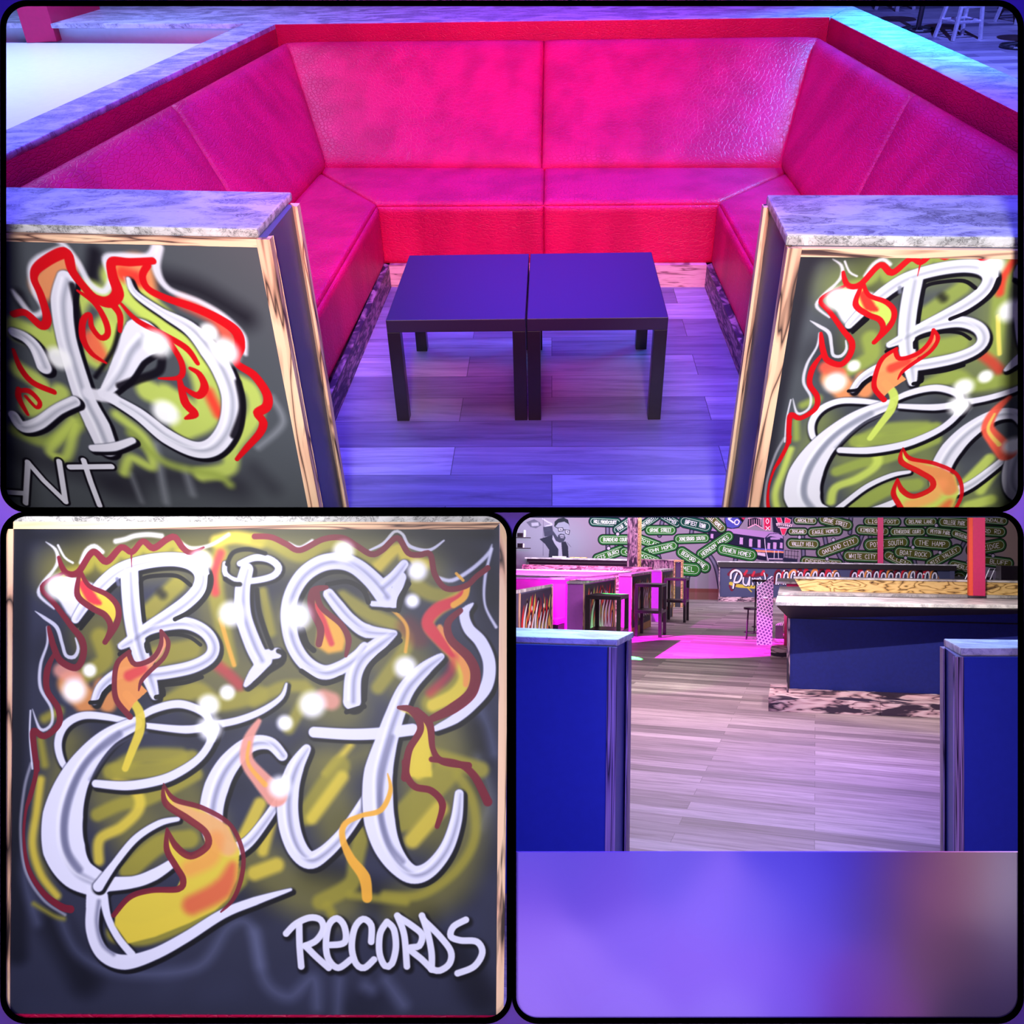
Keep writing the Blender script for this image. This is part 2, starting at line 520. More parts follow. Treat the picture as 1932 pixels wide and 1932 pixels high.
# ---------------------------------------------------------------- paint: soft strokes rasterised onto a surface's own picture
class Canvas:
    def __init__(s, w, h, base, mp=None, k=1.0):
        s.w, s.h = int(w), int(h)
        s.a = np.empty((s.h, s.w, 3), np.float32)
        s.a[:] = np.array(base, np.float32) / 255
        s.mp = mp or (lambda x, y: (x, y))
        s.k = k                       # canvas pixels per stroke unit
        s.frame(0, 0, 1.0)

    def frame(s, ox, oy, sx):
        s.ox, s.oy, s.sx = ox, oy, sx

    def tr(s, pts):
        out = []
        for p in pts:
            x, y = s.mp(s.ox + p[0] * s.sx, s.oy + p[1] * s.sx)
            out.append((x, y))
        return out

    def blend(s, x0, y0, m, col, op):
        h, w = m.shape
        v = s.a[y0:y0 + h, x0:x0 + w]
        mm = (m * op)[..., None]
        v[:] = v * (1 - mm) + (np.array(col, np.float32) / 255) * mm

    def mask(s, pts, w, soft, smooth=True, off=(0, 0), abs_units=False):
        q = s.tr(pts)
        u = 1.0 if abs_units else s.sx * s.k
        q = [(a + off[0] * u, b + off[1] * u) for a, b in q]
        n = len(q)
        ws = list(w) if isinstance(w, (list, tuple)) else [w] * n
        if len(ws) != n:
            xs = np.linspace(0, 1, len(ws))
            ws = list(np.interp(np.linspace(0, 1, n), xs, ws))
        ws = [x * u for x in ws]
        soft = max(0.8, soft * u)
        if n > 2 and smooth:
            P_ = []
            for i in range(n - 1):
                p0, p1, p2, p3 = q[max(i - 1, 0)], q[i], q[i + 1], q[min(i + 2, n - 1)]
                L = math.hypot(p2[0] - p1[0], p2[1] - p1[1])
                st = int(min(14, max(2, L / 6)))
                for j in range(st):
                    t = j / st
                    c = [0.5 * (2 * p1[d] + (p2[d] - p0[d]) * t + (2 * p0[d] - 5 * p1[d] + 4 * p2[d] - p3[d]) * t * t + (3 * p1[d] - p0[d] - 3 * p2[d] + p3[d]) * t ** 3) for d in (0, 1)]
                    P_.append((c[0], c[1], ws[i] * (1 - t) + ws[i + 1] * t))
            P_.append((q[-1][0], q[-1][1], ws[-1]))
        else:
            P_ = [(a, b, c) for (a, b), c in zip(q, ws)]
        mw = max(ws) / 2 + soft + 1
        X0 = int(max(0, min(p[0] for p in P_) - mw)); X1 = int(min(s.w, max(p[0] for p in P_) + mw + 1))
        Y0 = int(max(0, min(p[1] for p in P_) - mw)); Y1 = int(min(s.h, max(p[1] for p in P_) + mw + 1))
        if X1 <= X0 or Y1 <= Y0:
            return None
        m = np.zeros((Y1 - Y0, X1 - X0), np.float32)
        if len(P_) == 1:
            P_ = P_ * 2
        for a, b in zip(P_, P_[1:]):
            rr = max(a[2], b[2]) / 2 + soft + 1
            x0 = int(max(X0, min(a[0], b[0]) - rr)); x1 = int(min(X1, max(a[0], b[0]) + rr + 1))
            y0 = int(max(Y0, min(a[1], b[1]) - rr)); y1 = int(min(Y1, max(a[1], b[1]) + rr + 1))
            if x1 <= x0 or y1 <= y0:
                continue
            gx = np.arange(x0, x1, dtype=np.float32)[None, :]
            gy = np.arange(y0, y1, dtype=np.float32)[:, None]
            dx, dy = b[0] - a[0], b[1] - a[1]
            L2 = dx * dx + dy * dy + 1e-6
            t = np.clip(((gx - a[0]) * dx + (gy - a[1]) * dy) / L2, 0, 1)
            d = np.sqrt((gx - a[0] - t * dx) ** 2 + (gy - a[1] - t * dy) ** 2)
            c = np.clip(((a[2] + (b[2] - a[2]) * t) / 2 - d) / soft + 0.5, 0, 1)
            sub = m[y0 - Y0:y1 - Y0, x0 - X0:x1 - X0]
            np.maximum(sub, c, out=sub)
        m = m * m * (3 - 2 * m)
        return X0, Y0, m

    def stroke(s, pts, w, col, soft=3, op=1.0, smooth=True, off=(0, 0)):
        r = s.mask(pts, w, soft, smooth, off)
        if r:
            s.blend(r[0], r[1], r[2], col, op)

    def poly(s, pts, col, soft=2, op=1.0):
        q = s.tr(pts)
        u = s.sx * s.k
        b = int(max(1, soft * u))
        xs = [p[0] for p in q]; ys = [p[1] for p in q]
        X0 = int(max(0, min(xs) - b - 1)); X1 = int(min(s.w, max(xs) + b + 2))
        Y0 = int(max(0, min(ys) - b - 1)); Y1 = int(min(s.h, max(ys) + b + 2))
        if X1 <= X0 or Y1 <= Y0:
            return
        gx = np.arange(X0, X1)[None, :] + 0.5
        gy = np.arange(Y0, Y1)[:, None] + 0.5
        ins = np.zeros((Y1 - Y0, X1 - X0), bool)
        n = len(q)
        for i in range(n):
            ax, ay = q[i]; bx, by = q[(i + 1) % n]
            if ay == by:
                continue
            c = ((ay > gy) != (by > gy)) & (gx < (bx - ax) * (gy - ay) / (by - ay) + ax)
            ins ^= c
        m = ins.astype(np.float32)
        for _ in range(2):
            for ax_ in (0, 1):
                if b >= 1:
                    pad = [(0, 0), (0, 0)]
                    pad[ax_] = (b, b)
                    c = np.cumsum(np.pad(m, pad, mode='edge'), axis=ax_)
                    if ax_ == 0:
                        m = (c[2 * b:] - c[:c.shape[0] - 2 * b]) / (2 * b)
                    else:
                        m = (c[:, 2 * b:] - c[:, :c.shape[1] - 2 * b]) / (2 * b)
        s.blend(X0, Y0, m, col, op)

    def dot(s, x, y, r, col, soft=None, op=1.0):
        s.stroke([(x, y)], r * 2, col, soft if soft is not None else r * 0.5, op)

    def text(s, txt, cx, cy, hgt, ang, width, col, lw, squeeze=0.62):
        """single-stroke hand lettering centred on cx,cy"""
        n = len(txt)
        adv = width / max(1, n)
        ca, sa = math.cos(ang), math.sin(ang)
        rr = random.Random(txt)
        for i, ch in enumerate(txt):
            g = GLYPH.get(ch.upper())
            if not g:
                continue
            jx, jy = rr.uniform(-.04, .04) * hgt, rr.uniform(-.06, .06) * hgt
            for st in g:
                pts = []
                for (gx, gy) in st:
                    lx = -width / 2 + adv * (i + 0.5) + (gx / 4 - 0.5) * adv * 0.74 + jx
                    ly = (gy / 6 - 0.5) * hgt + jy
                    pts.append((cx + lx * ca - ly * sa, cy + lx * sa + ly * ca))
                s.stroke(pts, lw, col, lw * 0.4, smooth=False)

    def image(s, name):
        im = bpy.data.images.new(name, s.w, s.h, alpha=False)
        a = np.ones((s.h, s.w, 4), np.float32)
        a[..., :3] = s.a[::-1]
        im.pixels.foreach_set(a.ravel())
        im.pack()
        return im


GLYPH = {
 'A': [[(0, 6), (2, 0), (4, 6)], [(1, 4), (3, 4)]], 'B': [[(0, 6), (0, 0), (3, 0), (3.6, 1.5), (3, 3), (0, 3)], [(3, 3), (4, 4.5), (3, 6), (0, 6)]],
 'C': [[(4, 1), (2.5, 0), (.5, 1), (0, 3), (.5, 5), (2.5, 6), (4, 5)]], 'D': [[(0, 0), (0, 6), (2.5, 5.6), (4, 3.5), (3.6, 1.5), (2, .2), (0, 0)]],
 'E': [[(4, 0), (0, 0), (0, 6), (4, 6)], [(0, 3), (3, 3)]], 'F': [[(4, 0), (0, 0), (0, 6)], [(0, 3), (3, 3)]],
 'G': [[(4, 1), (2.5, 0), (.5, 1), (0, 3), (.5, 5), (2.5, 6), (4, 5), (4, 3.2), (2.4, 3.2)]], 'H': [[(0, 0), (0, 6)], [(4, 0), (4, 6)], [(0, 3), (4, 3)]],
 'I': [[(2, 0), (2, 6)], [(1, 0), (3, 0)], [(1, 6), (3, 6)]], 'J': [[(1, 0), (4, 0)], [(3, 0), (3, 5), (1.5, 6), (0, 5)]],
 'K': [[(0, 0), (0, 6)], [(4, 0), (0, 3.4), (4, 6)]], 'L': [[(0, 0), (0, 6), (4, 6)]], 'M': [[(0, 6), (.4, 0), (2, 3.5), (3.6, 0), (4, 6)]],
 'N': [[(0, 6), (0, 0), (4, 6), (4, 0)]], 'O': [[(2, 0), (.3, 1.4), (0, 3.2), (.8, 5.4), (2, 6), (3.4, 5.2), (4, 3), (3.5, 1), (2, 0)]],
 'P': [[(0, 6), (0, 0), (3, 0), (4, 1.5), (3, 3), (0, 3.2)]], 'Q': [[(2, 0), (0, 3), (2, 6), (4, 3), (2, 0)], [(2.5, 4), (4, 6)]],
 'R': [[(0, 6), (0, 0), (3, 0), (4, 1.5), (3, 3), (0, 3.2), (4, 6)]], 'S': [[(4, .8), (2.4, 0), (.5, 1), (.8, 2.5), (3.4, 3.6), (3.8, 5), (2, 6), (0, 5.2)]],
 'T': [[(0, 0), (4, 0)], [(2, 0), (2, 6)]], 'U': [[(0, 0), (0, 4.5), (1.5, 6), (3, 5.6), (4, 4), (4, 0)]], 'V': [[(0, 0), (2, 6), (4, 0)]],
 'W': [[(0, 0), (1, 6), (2, 2), (3, 6), (4, 0)]], 'X': [[(0, 0), (4, 6)], [(4, 0), (0, 6)]], 'Y': [[(0, 0), (2, 3)], [(4, 0), (2, 3), (2, 6)]],
 'Z': [[(0, 0), (4, 0), (0, 6), (4, 6)]], '0': [[(2, 0), (0, 2), (0, 4), (2, 6), (4, 4), (4, 2), (2, 0)]], '2': [[(0, 1.2), (2, 0), (4, 1.4), (0, 6), (4, 6)]],
}


def painted(name, canvas, rough=0.5, spec=0.3):
    m, nt, bs = mat_new(name)
    t = nt.nodes.new('ShaderNodeTexImage')
    t.image = canvas.image(name + '_paint')
    t.extension = 'EXTEND'
    t.interpolation = 'Linear'
    uvn = nt.nodes.new('ShaderNodeUVMap')
    uvn.uv_map = 'uv'
    nt.links.new(uvn.outputs[0], t.inputs[0])
    nt.links.new(t.outputs[0], bs.inputs['Base Color'])
    bs.inputs['Roughness'].default_value = rough
    bs.inputs['Specular IOR Level'].default_value = spec
    return m


class Face:
    """an upright rectangle of a frame that carries a painting: through P0 along P1, a metres along, b metres up"""
    def __init__(s, fr, P0, P1, a0, a1, b0, b1, res, base):
        s.fr, s.P0 = fr, Vector((P0[0], P0[1], 0))
        s.P1 = Vector((P1[0], P1[1], 0))
        s.e = (s.P1 - s.P0).normalized()
        s.a0, s.a1, s.b0, s.b1, s.res = a0, a1, b0, b1, res
        s.cv = Canvas((a1 - a0) * res, (b1 - b0) * res, base, s.px)

    def ab(s, px, py):
        q = s.fr.wall(px, py, s.P0, s.P1)
        return (Vector((q[0], q[1], 0)) - s.P0).dot(s.e), q[2]

    def px(s, px, py):
        a, b = s.ab(px, py)
        return (a - s.a0) * s.res, (s.b1 - b) * s.res

    def calib(s, px, py):
        x0, y0 = s.px(px, py)
        x1, y1 = s.px(px + 10, py)
        x2, y2 = s.px(px, py + 10)
        s.cv.k = (math.hypot(x1 - x0, y1 - y0) + math.hypot(x2 - x0, y2 - y0)) / 20

    def uv(s, co):
        a = (Vector((co[0], co[1], 0)) - s.P0).dot(s.e)
        return ((a - s.a0) / (s.a1 - s.a0), (co[2] - s.b0) / (s.b1 - s.b0))


# ---------------------------------------------------------------- the airbrushed lettering
PAL_DIM_LIT = dict(bg=(42, 45, 66), deep=(12, 14, 28), mist=(98, 104, 138), olive=(152, 144, 48), yel=(216, 194, 62), red=(112, 20, 42),
                 hot=(206, 40, 62), org=(226, 144, 74), amb=(232, 168, 56), wht=(222, 222, 238), gry=(98, 100, 130), blk=(4, 4, 14), sal=(226, 150, 132))  # lettering paints with dim lighting put into the colours
PAL_BRIGHT_LIT = dict(bg=(74, 78, 84), deep=(30, 28, 38), mist=(128, 132, 140), olive=(148, 164, 74), yel=(196, 214, 96), red=(204, 8, 20),
                  hot=(232, 44, 40), org=(244, 150, 92), amb=(232, 216, 100), wht=(224, 222, 234), gry=(128, 132, 150), blk=(10, 6, 16), sal=(240, 92, 70))  # the same paints with brighter lighting put into the colours
ZA, ZB, ZCC, ZD = (0, 960, 1 / 3.943), (480, 960, .2588), (0, 1440, .2547), (480, 1440, .2588)


LQ = []


def lett(cv, p, pts, w, core=True, sh=8):
    """queues one airbrushed letter stroke; flush() paints the strokes of a letter together"""
    ws = list(w) if isinstance(w, (list, tuple)) else [w] * len(pts)
    if len(ws) != len(pts):
        ws = list(np.interp(np.linspace(0, 1, len(pts)), np.linspace(0, 1, len(ws)), ws))
    LQ.append(((cv.ox, cv.oy, cv.sx), pts, ws, core, sh))


def flush(cv, p):
    """black drop shadows first, then grey rims, pale bodies and the streaks along their middles"""
    keep = (cv.ox, cv.oy, cv.sx)
    for step in range(4):
        for fr, pts, ws, core, sh in LQ:
            cv.frame(*fr)
            k = 1.0 / cv.sx
            if step == 0:
                cv.stroke(pts, [x * 1.04 + 6 * k for x in ws], p['blk'], 9 * k, .8, off=(sh * .35 * k, sh * .4 * k))
                cv.stroke(pts, [x * 1.02 + 5 * k for x in ws], p['blk'], 4 * k, .95, off=(sh * .62 * k, sh * .68 * k))
            elif step == 1:
                cv.stroke(pts, [x + 2 * k for x in ws], p['gry'], 5 * k, .9)
            elif step == 2:
                cv.stroke(pts, ws, p['wht'], 3.4 * k, .98)
            elif core and max(ws) > 22 * k:
                cv.stroke(pts, [x * .20 if x > 16 * k else 0.1 for x in ws], p['gry'], 11 * k, .6, off=(2.5 * k, 1 * k))
                cv.stroke(pts, [x * .1 if x > 16 * k else 0.1 for x in ws], (248, 248, 255), 8 * k, .6, off=(-6.5 * k, -3 * k))
    LQ.clear()
    cv.frame(*keep)


def bigcat(cv, p, full=True):
    S, Pg, O = cv.stroke, cv.poly, cv.frame
    O(0, 0, 1)
    # clouded ground
    rr = random.Random(4)
    for i in range(70):
        x, y = rr.uniform(0, 960), rr.uniform(980, 1930)
        d = p['deep'] if rr.random() < .6 else tuple(int(v * 1.25) for v in p['bg'])
        S([(x, y), (x + rr.uniform(-60, 60), y + rr.uniform(-30, 40))], rr.uniform(30, 80), d, 60, .32)
    for q, w in (([(40, 1000), (30, 1250), (28, 1500), (32, 1800)], 40), ([(60, 1010), (200, 1012), (420, 1008), (720, 1006), (920, 1010)], 26)):
        S(q, w, p['deep'], 30, .8)
    for q in ([(140, 1010), (160, 1080)], [(270, 1012), (400, 1015)], [(830, 1030), (900, 1060), (925, 1130)], [(900, 1380), (905, 1480)], [(590, 1650), (800, 1720)], [(100, 1740), (160, 1850)], [(860, 1790), (910, 1880)]):
        S(q, 56, p['deep'], 50, .8)
    for q, w in (([(115, 1737), (150, 1800), (230, 1835), (370, 1825), (430, 1750), (470, 1745), (490, 1820)], 14), ([(482, 1760), (500, 1850), (545, 1880), (590, 1846), (598, 1900)], 16), ([(640, 1850), (636, 1925)], 12), ([(728, 1850), (760, 1895)], 20), ([(690, 1860), (700, 1866)], 20), ([(60, 1560), (45, 1650), (70, 1740)], 10), ([(932, 1420), (920, 1370), (900, 1330)], 14), ([(905, 1560), (925, 1500), (900, 1430)], 14)):
        S(q, w, p['mist'], 34, .6)
    # olive and yellow clouds
    O(0, 0, 1)
    for q, w in (([(110, 1080), (180, 1060), (260, 1050), (400, 1040), (560, 1040), (700, 1045), (800, 1080)], 90), ([(190, 1200), (330, 1250), (420, 1300), (520, 1280), (640, 1330)], 110), ([(130, 1400), (110, 1500), (100, 1620)], 60), ([(560, 1180), (700, 1200), (760, 1260)], 120), ([(400, 1120), (420, 1220)], 80),
                 ([(820, 1330), (850, 1420), (880, 1540), (850, 1660), (760, 1710)], 80), ([(220, 1500), (270, 1580)], 110), ([(330, 1470), (380, 1560)], 90), ([(600, 1450), (640, 1560)], 90), ([(480, 1620), (560, 1680), (640, 1700)], 90), ([(640, 1440), (690, 1420)], 50), ([(790, 1430), (800, 1560)], 90)):
        S(q, w, p['olive'], 70, .5)
    O(*ZA)
    for q, w, c in (([(480, 480), (640, 440), (700, 370), (790, 440), (880, 330), (980, 350), (1060, 290), (1160, 330), (1290, 260), (1400, 370), (1500, 350)], 80, 'olive'),
                    ([(740, 950), (780, 1120), (640, 1230)], 130, 'olive'), ([(1110, 760), (1320, 560)], 130, 'olive'), ([(1150, 1100), (1420, 1040)], 150, 'olive'),
                    ([(1250, 1440), (1460, 1350), (1620, 1440), (1930, 1380)], 130, 'olive'), ([(520, 1300), (640, 1430)], 190, 'org'), ([(450, 1200), (560, 1260)], 110, 'sal'),
                    ([(1640, 330), (1600, 560), (1660, 900), (1700, 1130)], 120, 'olive'), ([(1610, 240), (1750, 210), (1932, 240)], 90, 'yel'),
                    ([(760, 1320), (800, 1450)], 130, 'org'), ([(1240, 360), (1440, 330)], 60, 'yel'), ([(300, 1720), (330, 1900)], 60, 'olive'),
                    ([(880, 1930), (1050, 1840), (1340, 1840)], 120, 'olive'), ([(330, 1560), (440, 1500)], 70, 'olive')):
        S(q, w, p[c], 60, .85)
    S([(1640, 330), (1590, 480), (1600, 620)], 60, p['hot'], 50, .8)
    S([(1640, 820), (1690, 1000), (1740, 1160)], 34, p['amb'], 20, .9)
    S([(1600, 1150), (1700, 1230), (1780, 1310)], 80, p['hot'], 60, .65)
    O(*ZB)
    for q, w, c in (([(0, 220), (120, 250), (330, 350), (500, 270), (640, 260), (850, 380)], 80, 'olive'), ([(900, 420), (1040, 290), (1120, 370), (1240, 400)], 90, 'yel'),
                    ([(60, 600), (120, 900)], 70, 'olive'), ([(640, 640), (830, 760), (1030, 850), (1110, 960), (1060, 1080), (900, 1300)], 100, 'olive'),
                    ([(1180, 560), (1290, 620), (1450, 640)], 110, 'olive'), ([(0, 1400), (200, 1300), (360, 1290)], 90, 'olive'), ([(250, 1600), (400, 1330)], 90, 'olive'),
                    ([(1290, 1420), (1440, 1340), (1520, 1220), (1500, 1100)], 150, 'olive'), ([(500, 1380), (560, 1400)], 130, 'sal'),
                    ([(520, 1930), (700, 1720)], 50, 'yel'), ([(1200, 1932), (1230, 1640)], 110, 'yel'), ([(1300, 1800), (1650, 1900)], 120, 'olive')):
        S(q, w, p[c], 55, .85)
    S([(1120, 860), (1200, 930)], 160, p['red'], 90, .45)
    S([(840, 600), (1000, 730), (1110, 860), (1100, 1040)], 26, p['amb'], 16, .85)
    O(*ZCC)
    for q, w, c in (([(300, 120), (270, 350), (240, 600), (300, 820), (420, 980)], 60, 'yel'), ([(720, 380), (900, 300), (1100, 260), (1450, 80)], 100, 'olive'), ([(860, 140), (1000, 200), (1030, 330), (900, 470), (740, 560), (730, 720)], 80, 'yel'),
                    ([(950, 800), (1180, 600), (1400, 560)], 140, 'olive'), ([(870, 1250), (1100, 1260), (1500, 1080), (1750, 850)], 170, 'olive'), ([(1800, 560), (1924, 300)], 100, 'yel'), ([(820, 60), (1200, 40), (1420, -40)], 120, 'olive'),
                    ([(250, 1040), (400, 1130), (470, 1150)], 30, 'olive')):
        S(q, w, p[c], 50, .85)
    O(*ZD)
    for q, w, c in (([(370, 380), (620, 20)], 150, 'olive'), ([(420, 400), (640, 100)], 90, 'yel'), ([(1080, 400), (1400, 60)], 200, 'olive'), ([(1150, 560), (1350, 330)], 120, 'yel'),
                    ([(1480, 80), (1590, 280), (1600, 560), (1450, 800), (1200, 960), (950, 960)], 70, 'olive'), ([(780, 520), (740, 700), (700, 880), (480, 1010)], 120, 'olive'),
                    ([(0, 800), (160, 740)], 110, 'yel'), ([(120, 430), (60, 640)], 80, 'yel'), ([(700, 960), (1100, 1010)], 60, 'olive'), ([(530, 1040), (560, 1090)], 70, 'olive')):
        S(q, w, p[c], 55, .8)
    # pale halo beyond the red outline
    O(*ZA)
    halo = [([(340, 245), (410, 300), (430, 380), (400, 450), (310, 560), (290, 640), (400, 740)], [4, 22, 30, 22, 26, 26, 16], 18), ([(430, 270), (480, 360), (540, 400)], 16, 14), ([(600, 400), (640, 310), (700, 275), (760, 320)], 30, 24),
            ([(860, 240), (930, 225), (1000, 200), (1100, 190), (1200, 200)], 34, 30), ([(260, 760), (330, 810), (420, 880), (460, 1000), (490, 1090), (550, 1100), (580, 1040), (560, 960)], [5, 26, 30, 26, 26, 30, 24, 10], 12),
            ([(350, 880), (350, 1000), (300, 1160), (300, 1330), (380, 1480), (380, 1600), (300, 1640), (240, 1490)], [18, 18, 24, 26, 22, 22, 26, 5], 16), ([(225, 1500), (220, 1700), (240, 1932)], 14, 12), ([(1330, 240), (1420, 290), (1560, 270), (1700, 190)], 24, 26)]
    for q, w, so in halo:
        S(q, w, p['wht'], so, .85)
    O(*ZB)
    for q, w, so in (([(250, 250), (330, 280), (420, 230)], 22, 20), ([(840, 300), (940, 250), (1020, 165), (1080, 185), (1130, 270), (1270, 300), (1380, 230)], [16, 24, 22, 22, 26, 26, 14], 12), ([(1340, 500), (1440, 520), (1580, 440), (1700, 330), (1730, 260)], [24, 30, 30, 30, 8], 20),
                     ([(1730, 290), (1680, 500), (1680, 700), (1760, 860)], [20, 24, 18, 24], 18)):
        S(q, w, p['wht'], so, .85)
    O(*ZCC)
    S([(230, 0), (180, 180), (150, 500), (190, 800), (320, 1010), (480, 1120)], 22, p['wht'], 22, .5)
    # letters: B
    O(*ZA)
    Pg([(370, 560), (520, 500), (700, 560), (760, 700), (590, 880), (500, 780)], p['wht'], 12, .96)
    lett(cv, p, [(560, 820), (640, 700), (760, 560), (900, 450), (1100, 390), (1300, 375), (1440, 410), (1500, 490), (1480, 590), (1390, 690), (1250, 790), (1110, 880), (1000, 960), (900, 1020)], [60, 80, 100, 100, 100, 100, 110, 110, 105, 100, 95, 90, 90, 50])
    lett(cv, p, [(700, 1430), (760, 1310), (900, 1220), (1100, 1230), (1270, 1210), (1440, 1170), (1560, 1100), (1585, 1010), (1520, 910), (1380, 850), (1200, 870), (1060, 920)], [50, 70, 85, 90, 95, 95, 90, 90, 90, 90, 80, 60])
    lett(cv, p, [(960, 470), (970, 650), (985, 800), (1010, 950), (1050, 1100), (1110, 1260), (1150, 1390)], [130, 130, 130, 125, 120, 105, 60])
    flush(cv, p)
    for q, w in (([(1070, 830), (1050, 600), (1060, 520), (1180, 495), (1320, 500), (1415, 565)], 30), ([(1095, 1060), (1095, 985), (1260, 935), (1400, 950), (1490, 1010)], 26), ([(1300, 820), (1450, 740), (1540, 620), (1560, 500)], 32), ([(1220, 1310), (1380, 1290), (1500, 1250)], 30),
                 ([(1160, 1400), (1215, 1380), (1200, 1310)], 34), ([(600, 890), (690, 780)], 26), ([(670, 1440), (740, 1430), (770, 1370), (820, 1320)], 30), ([(890, 1080), (960, 1060)], 34)):
        S(q, w, p['blk'], 9, .97)
    S([(1190, 620), (1210, 640)], 60, p['blk'], 60, .7)
    S([(870, 520), (880, 560)], 30, p['gry'], 20, .8)
    # I
    O(0, 0, 1)
    lett(cv, p, [(465, 1074), (457, 1112), (459, 1162), (477, 1215), (492, 1245)], [24, 28, 30, 32, 32])
    lett(cv, p, [(490, 1237), (522, 1232)], 20, False)
    lett(cv, p, [(500, 1245), (478, 1272), (463, 1292)], [26, 20, 8], False)
    lett(cv, p, [(452, 1063), (480, 1052), (508, 1055), (525, 1070), (515, 1086), (480, 1095), (445, 1095), (425, 1082), (424, 1063)], [10, 12, 13, 13, 12, 11, 10, 9, 8], False, 5)
    flush(cv, p)
    for q, w in (([(428, 1064), (440, 1042), (468, 1036), (500, 1044)], 8), ([(425, 1092), (440, 1101), (452, 1102)], 9), ([(484, 1112), (488, 1150), (500, 1190), (512, 1222)], 9), ([(525, 1228), (535, 1234), (532, 1250), (505, 1268), (480, 1290)], 9)):
        S(q, w, p['blk'], 4, .95)
    # G
    O(*ZB)
    lett(cv, p, [(1090, 400), (1010, 500), (930, 570)], [60, 80, 100])
    lett(cv, p, [(960, 640), (860, 520), (740, 420), (620, 380), (480, 400), (350, 490), (265, 640), (245, 800), (280, 980), (370, 1120), (500, 1190), (620, 1160), (740, 1080), (800, 1000)], [150, 130, 120, 120, 120, 115, 110, 110, 110, 110, 105, 100, 90, 60])
    lett(cv, p, [(1060, 500), (1010, 690)], [90, 60], False)
    lett(cv, p, [(860, 690), (1030, 700)], 40, False, 4)
    lett(cv, p, [(540, 620), (610, 710), (700, 810), (820, 890), (1020, 905)], [80, 90, 90, 100, 40])
    lett(cv, p, [(1010, 910), (900, 990), (780, 1090), (720, 1220), (710, 1400)], [50, 110, 120, 120, 130])
    flush(cv, p)
    for q, w in (([(530, 550), (680, 530), (790, 590), (830, 680)], 34), ([(350, 880), (380, 980), (430, 1030)], 40), ([(1125, 545), (1060, 650), (1050, 740)], 34), ([(1060, 960), (900, 1080), (820, 1200), (800, 1390)], 38), ([(670, 1480), (800, 1440)], 34), ([(340, 1180), (500, 1270), (630, 1230)], 34)):
        S(q, w, p['blk'], 9, .95)
    # C
    O(0, 0, 1)
    lett(cv, p, [(246, 1362), (200, 1352), (155, 1350), (122, 1368), (109, 1402), (118, 1440), (140, 1460)], [10, 13, 14, 15, 14, 12, 8], False, 6)
    lett(cv, p, [(250, 1362), (290, 1338), (340, 1328), (385, 1345), (396, 1368)], [10, 14, 15, 14, 12], False, 6)
    lett(cv, p, [(540, 1290), (530, 1315), (495, 1340), (450, 1358), (400, 1368), (350, 1376), (270, 1368)], [4, 9, 12, 13, 14, 15, 10], False, 6)
    flush(cv, p)
    lett(cv, p, [(400, 1375), (396, 1400), (375, 1430), (340, 1455), (300, 1472), (240, 1482), (180, 1478)], [26, 14, 14, 16, 17, 17, 14], False, 8)
    lett(cv, p, [(256, 1364), (205, 1390), (165, 1430), (135, 1480), (118, 1540), (120, 1600), (143, 1645), (185, 1668)], [24, 34, 46, 60, 76, 80, 64, 46])
    lett(cv, p, [(190, 1668), (250, 1664), (290, 1650), (325, 1628)], [30, 22, 22, 16], False, 6)
    lett(cv, p, [(183, 1672), (175, 1715), (175, 1760), (195, 1800), (235, 1815), (290, 1800), (350, 1768), (420, 1724), (480, 1700), (548, 1678)], [40, 26, 24, 26, 28, 22, 20, 18, 16, 5], False)
    lett(cv, p, [(195, 1690), (203, 1730), (222, 1768), (248, 1800)], [16, 13, 13, 14], False, 2)
    flush(cv, p)
    S([(225, 1385), (170, 1430), (140, 1480), (122, 1545), (125, 1600), (150, 1640)], 12, p['gry'], 10, .75)
    S([(275, 1380), (215, 1410), (170, 1470)], 7, p['gry'], 8, .5)
    lett(cv, p, [(185, 1672), (215, 1630), (255, 1582), (300, 1553), (335, 1545)], [20, 13, 13, 12, 8], False, 5)
    flush(cv, p)
    S([(186, 1700), (182, 1740), (192, 1780), (214, 1800)], 7, p['gry'], 9, .7)
    # a
    lett(cv, p, [(532, 1425), (508, 1402), (470, 1405), (432, 1440), (408, 1485), (398, 1535), (405, 1580), (432, 1603), (465, 1590), (500, 1548), (532, 1500)], [20, 24, 30, 40, 46, 44, 38, 28, 22, 18, 14])
    flush(cv, p)
    lett(cv, p, [(578, 1412), (556, 1450), (543, 1500), (545, 1555), (560, 1600), (583, 1622), (610, 1610), (645, 1575), (680, 1525), (708, 1475), (728, 1420)], [16, 32, 40, 40, 38, 34, 28, 24, 22, 20, 16])
    # t
    flush(cv, p)
    lett(cv, p, [(832, 1238), (800, 1262), (766, 1300), (744, 1350), (728, 1400), (714, 1455), (712, 1500), (716, 1550), (730, 1597), (755, 1634), (782, 1650), (812, 1638), (842, 1600), (860, 1548), (866, 1497)], [12, 26, 32, 36, 42, 54, 58, 58, 50, 40, 34, 30, 26, 22, 16])
    lett(cv, p, [(592, 1381), (660, 1385), (720, 1383), (778, 1376)], [20, 21, 22, 22], False, 6)
    flush(cv, p)
    S([(740, 1390), (722, 1460), (718, 1530), (734, 1590), (760, 1625)], 9, p['gry'], 9, .6)
    O(*ZB)
    # white flame outline at the right
    lett(cv, p, [(1590, 690), (1530, 760), (1560, 870), (1650, 970), (1710, 1120), (1690, 1290), (1580, 1430), (1460, 1530), (1320, 1600)], [14, 70, 80, 90, 90, 90, 80, 70, 40], False)
    flush(cv, p)
    # flames in front
    S([(1540, 570), (1500, 640), (1330, 740), (1270, 850), (1370, 970), (1490, 1100), (1530, 1230), (1460, 1350), (1300, 1430)], [30, 80, 90, 80, 90, 100, 90, 100, 90], p['yel'], 40, .9)
